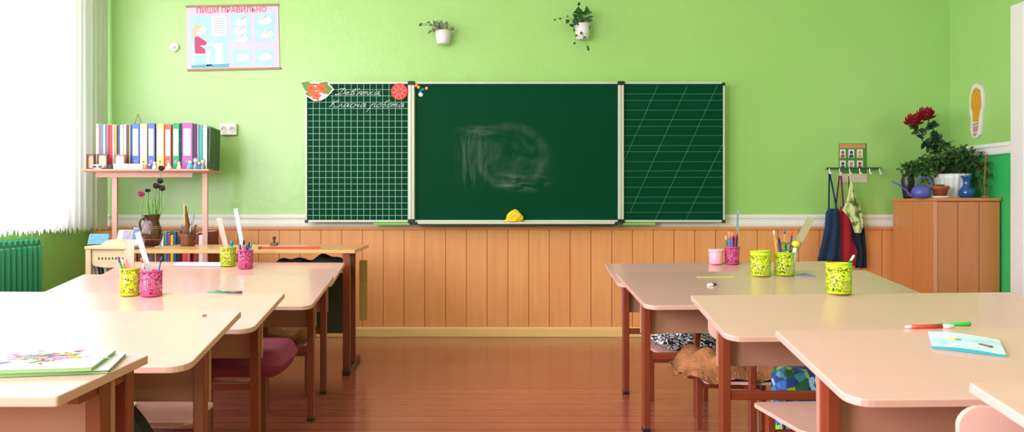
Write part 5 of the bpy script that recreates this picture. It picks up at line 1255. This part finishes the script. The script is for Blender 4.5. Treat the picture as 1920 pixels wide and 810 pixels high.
# coat rack, card poster and aprons
py_ = YW - 0.004
cp = thing('portrait_chart', 'small green chart with rows of little portraits behind the coat rack', 'poster', (PX(1599, py_), py_, PZ(305, py_)))
s_ = py_ / F
m = MB(); m.box(-26 * s_, 26 * s_, -0.001, 0.0, -20 * s_, 36 * s_); m.build('chart_sheet', mat('chart_green', (78, 140, 50), 0.5, vary=0.25, scale=25), cp)
m = MB(); m.box(-25 * s_, 23 * s_, -0.002, -0.001, 27 * s_, 35 * s_); m.build('title_band', mat('chart_orange', (214, 140, 100), 0.5, vary=0.15, scale=60), cp)
m = MB(); m.box(-26 * s_, 27 * s_, -0.002, -0.0, -37 * s_, -21 * s_); m.build('caption_card', mat('card_cream', (226, 210, 196), 0.6, vary=0.06, scale=50), cp)
for i in range(3):
    for j in range(2):
        xx = -19 + i * 16; zz = 11 - j * 21
        q = MB().box((xx - 5.5) * s_, (xx + 5.5) * s_, -0.002, -0.001, (zz - 2) * s_, (zz + 14) * s_).build('portrait_card', mat('card_white', (232, 226, 222), 0.5), cp)
        m = MB(); m.M = Matrix.Translation((xx * s_, -0.0024, (zz + 8) * s_)); m.prism([(3 * s_ * math.cos(k * PI / 5), 3.4 * s_ * math.sin(k * PI / 5)) for k in range(10)], -0.0004, 0.0004, 'xz')
        m.M = Matrix.Translation((xx * s_, -0.0024, (zz + 2) * s_)); m.prism([(-4.5 * s_, -3.5 * s_), (4.5 * s_, -3.5 * s_), (3 * s_, 2 * s_), (-3 * s_, 2 * s_)], -0.0004, 0.0004, 'xz')
        c_ = [(170, 80, 90), (70, 60, 80), (50, 80, 120), (200, 120, 130), (200, 170, 140), (150, 60, 60)][i * 2 + j]
        m.build('portrait', mat('portrait_%d_%d_%d' % c_, c_, 0.6, vary=0.3, scale=60), q)
ry = YW - 0.06
cr = thing('coat_rack', 'dark green wall rail with small white hooks right of the board', 'coat rack', (PX(1601, ry), ry, PZ(316, ry)))
s_ = ry / F
MB().box(-50 * s_, 50 * s_, -0.008, 0.008, -0.006, 0.008).box(-46 * s_, -44 * s_, 0.008, 0.06, -0.006, 0.008).box(44 * s_, 46 * s_, 0.008, 0.06, -0.006, 0.008).build('rail', mat('dark_green_enamel', (34, 84, 60), 0.4), cr, bevel=0.002)
HK = []
for k in range(6):
    xx = (-47 + k * 18.8) * s_
    m = MB().tube([(xx, -0.008, 0), (xx, -0.014, -0.02), (xx, -0.018, -0.036), (xx, -0.035, -0.042), (xx, -0.042, -0.03)], 0.004, 8)
    m.build('hook', WHITE, cr); HK.append(xx + cr.location.x)

def drape(name, label, cat, outline, m_, y0, amp=0.008, freq=34, parent=None, group=None, part='cloth'):
    """hanging cloth: outline is a list of rows (py, xleft, xright) in photo pixels; folded cloth with thickness"""
    D = y0; rows = outline; nx = 36
    cxp = sum((a + b) / 2 for _, a, b in rows) / len(rows); ztop = PZ(rows[0][0], D)
    t = parent or thing(name, label, cat, (PX(cxp, D), D, ztop), 0, group)
    ox, oz = t.location.x, t.location.z
    # resample the rows
    rr = []
    for (p, a, b), (p2, a2, b2) in zip(rows, rows[1:]):
        for k in range(5):
            u = k / 5; rr.append((p + (p2 - p) * u, a + (a2 - a) * u, b + (b2 - b) * u))
    rr.append(rows[-1]); vs, fs = [], []
    for r_, (p, a, b) in enumerate(rr):
        v_ = r_ / (len(rr) - 1)
        for i in range(nx + 1):
            u = i / nx; X = PX(a + (b - a) * u, D)
            yy = -amp * (0.4 + 0.6 * v_) * (1 + math.sin(u * freq * 0.35 + v_ * 2.0 + ox * 9)) - 0.01 * math.sin(u * PI)
            vs.append((X - ox, yy + (D - t.location.y), PZ(p, D) - oz))
    for r_ in range(len(rr) - 1):
        for i in range(nx):
            a = r_ * (nx + 1) + i; fs.append((a, a + 1, a + nx + 2, a + nx + 1))
    m = MB(); m._add(vs, fs, True)
    m.build(part, m_, t, solid=0.004)
    return t
NAVY = mat('navy_cloth', (18, 48, 84), 0.85, vary=0.25, scale=10, bump=0.2); REDC = mat('crimson_cloth', (176, 28, 44), 0.85, vary=0.2, scale=10, bump=0.2); DNAVY = mat('midnight_cloth', (12, 26, 46), 0.85, vary=0.2)
def floral():
    m = bpy.data.materials.new('yellow_green_floral'); m.use_nodes = True
    nt = m.node_tree; b = nt.nodes['Principled BSDF']; tc = nt.nodes.new('ShaderNodeTexCoord')
    nz = nt.nodes.new('ShaderNodeTexNoise'); nz.inputs['Scale'].default_value = 16; nz.inputs['Detail'].default_value = 2
    nt.links.new(tc.outputs['Object'], nz.inputs['Vector']); r = nt.nodes.new('ShaderNodeValToRGB'); e = r.color_ramp.elements
    e[0].position = 0.40; e[0].color = lin((84, 116, 52)); e[1].position = 0.5; e[1].color = lin((206, 214, 150))
    nt.links.new(nz.outputs['Fac'], r.inputs[0]); nt.links.new(r.outputs[0], b.inputs['Base Color']); b.inputs['Roughness'].default_value = 0.85
    return m
def strap_to(t, pts, m_, D, w=0.011):
    m = MB()
    P = [(PX(a, D) - t.location.x, D - t.location.y, PZ(b, D) - t.location.z) for a, b in pts]
    for a, b in zip(P, P[1:]): m.bar(a, b, w, 0.003)
    m.build('neck_strap', m_, t)
ya = YW - 0.085
t = drape('apron', 'crimson apron hanging between the navy ones on the coat rack', 'apron', [(388, 1575, 1592), (405, 1570, 1600), (430, 1566, 1606), (460, 1560, 1610), (496, 1556, 1610)], REDC, ya + 0.015, group='aprons on the rack')
strap_to(t, [(1574, 330), (1567, 390)], mat('dark_red_strap', (110, 30, 40), 0.8), ya + 0.005); strap_to(t, [(1577, 330), (1582, 392)], mat('dark_red_strap', (110, 30, 40), 0.8), ya + 0.005)
t = drape('apron', 'midnight blue apron hanging at the right of the coat rack', 'apron', [(382, 1592, 1606), (410, 1596, 1618), (440, 1594, 1621), (470, 1606, 1623), (502, 1602, 1623)], DNAVY, ya, group='aprons on the rack')
strap_to(t, [(1592, 330), (1594, 386)], DNAVY, ya - 0.005)
t = drape('apron', 'navy apron with long neck strap, leftmost on the coat rack', 'apron', [(391, 1553, 1571), (400, 1548, 1574), (425, 1546, 1576), (455, 1540, 1576), (489, 1531, 1577)], NAVY, ya - 0.03, group='aprons on the rack')
strap_to(t, [(1555, 326), (1554, 392)], NAVY, ya - 0.035); strap_to(t, [(1556, 326), (1569, 392)], NAVY, ya - 0.035)
t = drape('kerchief', 'yellow-green floral kerchief hanging from a middle hook of the coat rack', 'kerchief', [(340, 1594, 1597), (365, 1590, 1602), (385, 1583, 1610), (394, 1578, 1614), (410, 1592, 1617), (425, 1597, 1618), (437, 1601, 1612)], floral(), ya - 0.045, amp=0.008)
strap_to(t, [(1593, 326), (1595, 345)], mat('kerchief_loop', (200, 205, 160), 0.8), ya - 0.045)

# ------------------------------------------------------------------ cabinet in the corner
CX0, CX1, CY0, CY1, CZ = PX(1752, 5.60), XR - 0.012, 5.60, YW - 0.062, 0.997
cb = thing('corner_cabinet', 'orange-brown wooden cabinet with plants on top in the right corner', 'cabinet', ((CX0 + CX1) / 2, (CY0 + CY1) / 2, 0))
cx_, cy_ = cb.location.x, cb.location.y; hw, hd = (CX1 - CX0) / 2, (CY1 - CY0) / 2
m = MB(); m.box(-hw, hw, -hd + 0.018, hd, 0.06, CZ - 0.022); m.build('carcass', CABS, cb)
MB().box(-hw - 0.006, hw, -hd - 0.008, hd, CZ - 0.021, CZ).build('cabinet_top', mat('cabinet_top_wood', (206, 130, 78), 0.35, vary=0.08, scale=4, stretch=(1, 6, 1)), cb, bevel=0.003)
MB().box(-hw + 0.01, hw - 0.01, -hd + 0.03, hd - 0.01, 0, 0.06).build('plinth', mat('plinth_brown', (110, 66, 40), 0.5), cb)
MB().box(-hw, -hw + 0.022, -hd - 0.001, -hd + 0.017, 0.06, CZ - 0.022).build('corner_post', mat('corner_post_pink', (214, 146, 108), 0.4), cb, bevel=0.003)
MB().box(-hw + 0.024, hw - 0.004, -hd, -hd + 0.017, 0.07, CZ - 0.026).build('door', CABW, cb, bevel=0.002)

def on_cab(px, D=5.8): return (PX(px, D), D, CZ + 0.0005)
random.seed(21)
LEAFD = mat('house_plant_leaf', (52, 92, 40), 0.5, vary=0.45, scale=30)
LEAFO = mat('olive_leaf', (84, 110, 52), 0.55, vary=0.4, scale=30)
# white ribbed planter with bushy plant
D = 5.86; s_ = D / F
wp = thing('ribbed_planter', 'white ribbed planter with a wide bushy green plant on the cabinet', 'potted plant', (PX(1785, D), D, CZ + 0.0005))
MB().lathe([(0.075, 0), (0.08, 0.01), (0.108, 0.135), (0.115, 0.165), (0.105, 0.165), (0.095, 0.12), (0, 0.12)], 72, ribs=18, ribamp=0.035).build('planter', mat('white_glaze', (232, 232, 230), 0.3), wp)
MB().lathe([(0.0, 0.145), (0.10, 0.145)], 24).build('soil', mat('soil', (60, 44, 34), 0.95), wp)
ms, ml = MB(), MB()
for k in range(60):
    a = random.uniform(0, 2 * PI); ex = random.choice((-1, 1)) * random.uniform(0.02, 0.30); top = random.uniform(0.16, 0.36) - abs(ex) * 0.35
    tip = Vector((max(-0.34, min(ex, 0.15)), random.uniform(-0.16, 0.12), top))
    mid = Vector((tip.x * 0.5, tip.y * 0.5, max(tip.z, 0.24) + 0.03))
    ms.tube([(tip.x * 0.15, tip.y * 0.2, 0.14), tuple(mid), tuple(tip)], 0.0018, 5)
    for q in range(11):
        u = 0.35 + 0.65 * q / 10
        P_ = mid.lerp(tip, max(0, u - 0.5) * 2) if u > 0.5 else Vector((tip.x * 0.15, tip.y * 0.2, 0.14)).lerp(mid, u * 2)
        dd = Vector((random.uniform(-1, 1), random.uniform(-0.9, 0.3), random.uniform(-0.7, 0.7)))
        ml.leaf(P_, dd, random.uniform(0.032, 0.052), random.uniform(0.018, 0.028), up=Vector((0, -0.5, 1)))
ms.build('stem', mat('plant_stem', (70, 90, 44), 0.6), wp); ml.build('foliage', LEAFD, wp)
# wispy plant behind with thin arching stems
D = 6.02
wq = thing('potted_plant', 'loose arching small-leaved plant at the back right of the cabinet', 'potted plant', (PX(1788, 6.06), 6.06, CZ + 0.0005))
MB().lathe([(0.04, 0), (0.055, 0.09), (0.06, 0.1), (0.052, 0.1), (0.045, 0.08), (0, 0.08)], 24).build('pot', mat('dark_pot', (90, 60, 40), 0.5), wq)
ms, ml = MB(), MB()
for k in range(24):
    a = random.uniform(-1, 1); h_ = random.uniform(0.2, 0.40)
    tip = Vector((a * 0.20, random.uniform(-0.15, 0.03), h_ - abs(a) * 0.10)); mid = Vector((a * 0.08, tip.y * 0.5, h_ * 0.9))
    tip.x = max(-0.2, min(tip.x, 0.05))
    P_ = [Vector((0, 0, 0.08)), mid * 0.6 + Vector((0, 0, 0.03)), mid, tip]
    ms.tube([tuple(p) for p in P_], 0.0015, 5)
    for q in range(9):
        b = P_[1].lerp(P_[2], q / 5) if q < 5 else P_[2].lerp(P_[3], (q - 4) / 4)
        ml.leaf(b, (random.uniform(-1, 1), random.uniform(-0.8, 0.2), random.uniform(-0.4, 0.8)), 0.034, 0.014, up=Vector((0, -0.5, 1)))
ms.build('stem', mat('plant_stem', (70, 90, 44), 0.6), wq); ml.build('foliage', LEAFO, wq)
# dark vase with fern at left
D = 5.9
dv = thing('dark_vase', 'dark brown vase with drooping leaves at the left back of the cabinet', 'vase', (PX(1702, 5.95), 5.95, CZ + 0.0005))
MB().lathe([(0.028, 0), (0.03, 0.01), (0.04, 0.08), (0.044, 0.12), (0.034, 0.155), (0.038, 0.17), (0.034, 0.17), (0.03, 0.15), (0, 0.13)], 24).build('vase_body', mat('dark_umber_glaze', (40, 22, 20), 0.3), dv)
ms, ml = MB(), MB()
for k in range(22):
    a = random.uniform(-0.08, 0.16); tip = Vector((a, random.uniform(-0.1, 0.04), random.uniform(0.15, 0.25) - abs(a) * 0.25))
    mid = Vector((a * 0.5, tip.y * 0.5, 0.24)); ms.tube([(0, 0, 0.15), tuple(mid), tuple(tip)], 0.0015, 5)
    for q in range(8): ml.leaf(mid.lerp(tip, q / 7), (random.uniform(-1, 1), -0.4, random.uniform(-0.8, 0.6)), 0.034, 0.016, up=Vector((0, -0.5, 1)))
ms.build('stem', mat('plant_stem', (70, 90, 44), 0.6), dv); ml.build('foliage', LEAFD, dv)
# watering can
D = 5.72
wc = thing('watering_can', 'violet-blue plastic watering can with long thin spout on the cabinet', 'watering can', (PX(1727, D), D, CZ + 0.0005))
VB = mat('violet_blue_plastic', (84, 88, 178), 0.35)
MB().lathe([(0.044, 0), (0.056, 0.012), (0.060, 0.035), (0.054, 0.062), (0.036, 0.08), (0.026, 0.084), (0.024, 0.080), (0, 0.07)], 32).build('can_body', VB, wc)
MB().tube([(-0.045, 0, 0.012), (-0.075, 0, 0.02), (-0.10, 0, 0.05), (-0.14, 0, 0.085), (-0.195, 0, 0.11)], [0.013, 0.010, 0.007, 0.006, 0.006]).build('spout', VB, wc)
MB().tube([(-0.03, 0, 0.08), (-0.025, 0, 0.115), (0.0, 0, 0.137), (0.035, 0, 0.138), (0.062, 0, 0.12), (0.070, 0, 0.09), (0.058, 0, 0.05)], 0.0065).build('handle', VB, wc)
# terracotta pot on saucer
D = 5.70
tp = thing('terracotta_pot', 'small terracotta pot on a white saucer on the cabinet', 'flower pot', (PX(1763, D), D, CZ + 0.0005))
MB().lathe([(0.052, 0), (0.06, 0.002), (0.062, 0.012), (0.05, 0.008), (0, 0.006)], 32).build('saucer', mat('saucer_white', (225, 222, 220), 0.4), tp)
MB().lathe([(0.034, 0.009), (0.046, 0.055), (0.053, 0.057), (0.054, 0.080), (0.047, 0.080), (0.042, 0.06), (0, 0.06)], 32).build('pot', mat('terracotta', (156, 76, 52), 0.7, vary=0.1, scale=20), tp)
m = MB()
for k in range(9):
    a = k * 0.7; m.leaf((0.012 * math.cos(a), 0.012 * math.sin(a), 0.062), (math.cos(a), math.sin(a), 1.2), 0.04, 0.015)
m.build('sprout', LEAFD, tp)
# blue vase
D = 5.72
bv = thing('blue_vase', 'cobalt blue glass vase with round belly on the cabinet', 'vase', (PX(1812.5, D), D, CZ + 0.0005))
MB().lathe([(0.034, 0), (0.046, 0.012), (0.052, 0.035), (0.045, 0.06), (0.028, 0.078), (0.022, 0.095), (0.024, 0.12), (0.033, 0.14), (0.036, 0.150), (0.031, 0.150), (0.020, 0.12), (0.018, 0.09), (0, 0.08)], 32).build('vase_body', mat('cobalt_glass', (12, 78, 150), 0.15, coat=0.6, vary=0.2, scale=10), bv)
# dried brown stalk
D = 5.65
db = thing('dried_stalk', 'dried brown stalk with clumped leaves standing right of the blue vase', 'dried plant', (PX(1848, D), D, CZ + 0.0005))
DRY = mat('dry_brown', (140, 104, 56), 0.8, vary=0.3, scale=25)
MB().lathe([(0.022, 0), (0.025, 0.012), (0.02, 0.015), (0, 0.015)], 16).build('base', DRY, db)
MB().tube([(0, 0, 0.01), (-0.008, 0, 0.1), (-0.002, 0, 0.2), (0.004, 0, 0.285)], [0.008, 0.007, 0.006, 0.009]).build('stalk', DRY, db)
ml = MB()
for k in range(90):
    z_ = random.uniform(0.05, 0.26); a = random.uniform(0, 2 * PI); r_ = random.uniform(0, 0.042)
    ml.leaf((-0.012 + r_ * math.cos(a), r_ * math.sin(a), z_), (math.cos(a), math.sin(a), random.uniform(-0.6, 0.6)), 0.028, 0.013)
ml.build('foliage', mat('dry_olive_leaf', (124, 112, 56), 0.7, vary=0.45, scale=40), db)
# roses leaning up and left
D = 6.0; s_ = D / F
base_px = (1768, 330)
tv = thing('rose_vase', 'slim dark vase half hidden among the plants holding the red roses', 'vase', (PX(1772, D), 6.04, CZ + 0.0005))
MB().lathe([(0.026, 0), (0.03, 0.02), (0.024, 0.12), (0.028, 0.2), (0.024, 0.2), (0.018, 0.12), (0, 0.1)], 20).build('vase_body', mat('dark_green_glass', (30, 50, 30), 0.2), tv)
RED = mat('deep_red_petal', (150, 22, 36), 0.6, vary=0.35, scale=30)
ROSEL = mat('rose_leaf', (24, 66, 34), 0.5, vary=0.3, scale=20)
for lb, fx, fy, rr in (('red rose, upper right bloom of the pair leaning over the cabinet', 1731, 216, 0.050), ('red rose, lower left bloom of the pair leaning over the cabinet', 1706, 228, 0.048)):
    o = thing('rose', lb, 'flower', (tv.location.x, 6.03, CZ + 0.13), 0, 'red roses')
    v = Vector((PX(fx, D), D - (0.03 if fx > 1720 else 0.05), PZ(fy, D))) - o.location
    pm = Vector((PX(1757, D), D, PZ(285, D))) - o.location; pm2 = Vector((PX(fx + 22, D), D - 0.02, PZ(fy + 38, D))) - o.location
    MB().tube([(0, 0, 0), tuple(pm), tuple(pm2), tuple(v)], 0.0032, 6).build('stem', ROSEL, o)
    m = MB()
    for ring, (n_, r_, L_, up_) in enumerate(((6, 0.030, 0.030, 0.15), (6, 0.020, 0.030, 0.6), (5, 0.010, 0.028, 1.4))):
        for k in range(n_ + 2):
            a = 2 * PI * k / (n_ + 2) + ring * 0.5
            dd = Vector((math.cos(a), math.sin(a) * 0.8 - 0.1, up_))
            m.leaf(v + Vector((math.cos(a) * r_ * 0.55, math.sin(a) * r_ * 0.5, 0.008 * ring - 0.01)), dd, rr * 1.15, rr * 1.1, up=Vector((-math.sin(a), math.cos(a), 0.2)).cross(dd))
    m.ball(tuple(v), rr * 0.75, 12, 8, jit=0.15)
    m.build('blossom', RED, o)
    m = MB()
    for k in range(34):
        u = random.random(); P_ = pm.lerp(pm2, u * 1.6) if u < 0.62 else pm2.lerp(v, (u - 0.62) / 0.38 * 0.85)
        m.leaf(P_, (random.uniform(-1, 1), random.uniform(-0.9, 0.2), random.uniform(-0.8, 0.8)), 0.055, 0.034, up=Vector((0, -1, 0.4)))
    m.build('leaf', ROSEL, o)
sh = thing('seashell', 'peach straw ball peeking out above the bushy plant at the rose stems', 'ornament', (PX(1762, 5.86), 5.86, PZ(300, 5.86)))
sh.name = 'straw_ornament'
MB().ball((0, 0, 0.012), 0.028, 14, 9, sc=(1.2, 0.8, 0.7), jit=0.04).build('ball', mat('peach_straw', (216, 170, 110), 0.8, vary=0.15, scale=60), sh)
MB().tube([(0, 0, -0.005), (0.004, 0, -0.08), (0.01, 0.0, -0.16)], 0.003, 6).build('stick', DRY, sh)
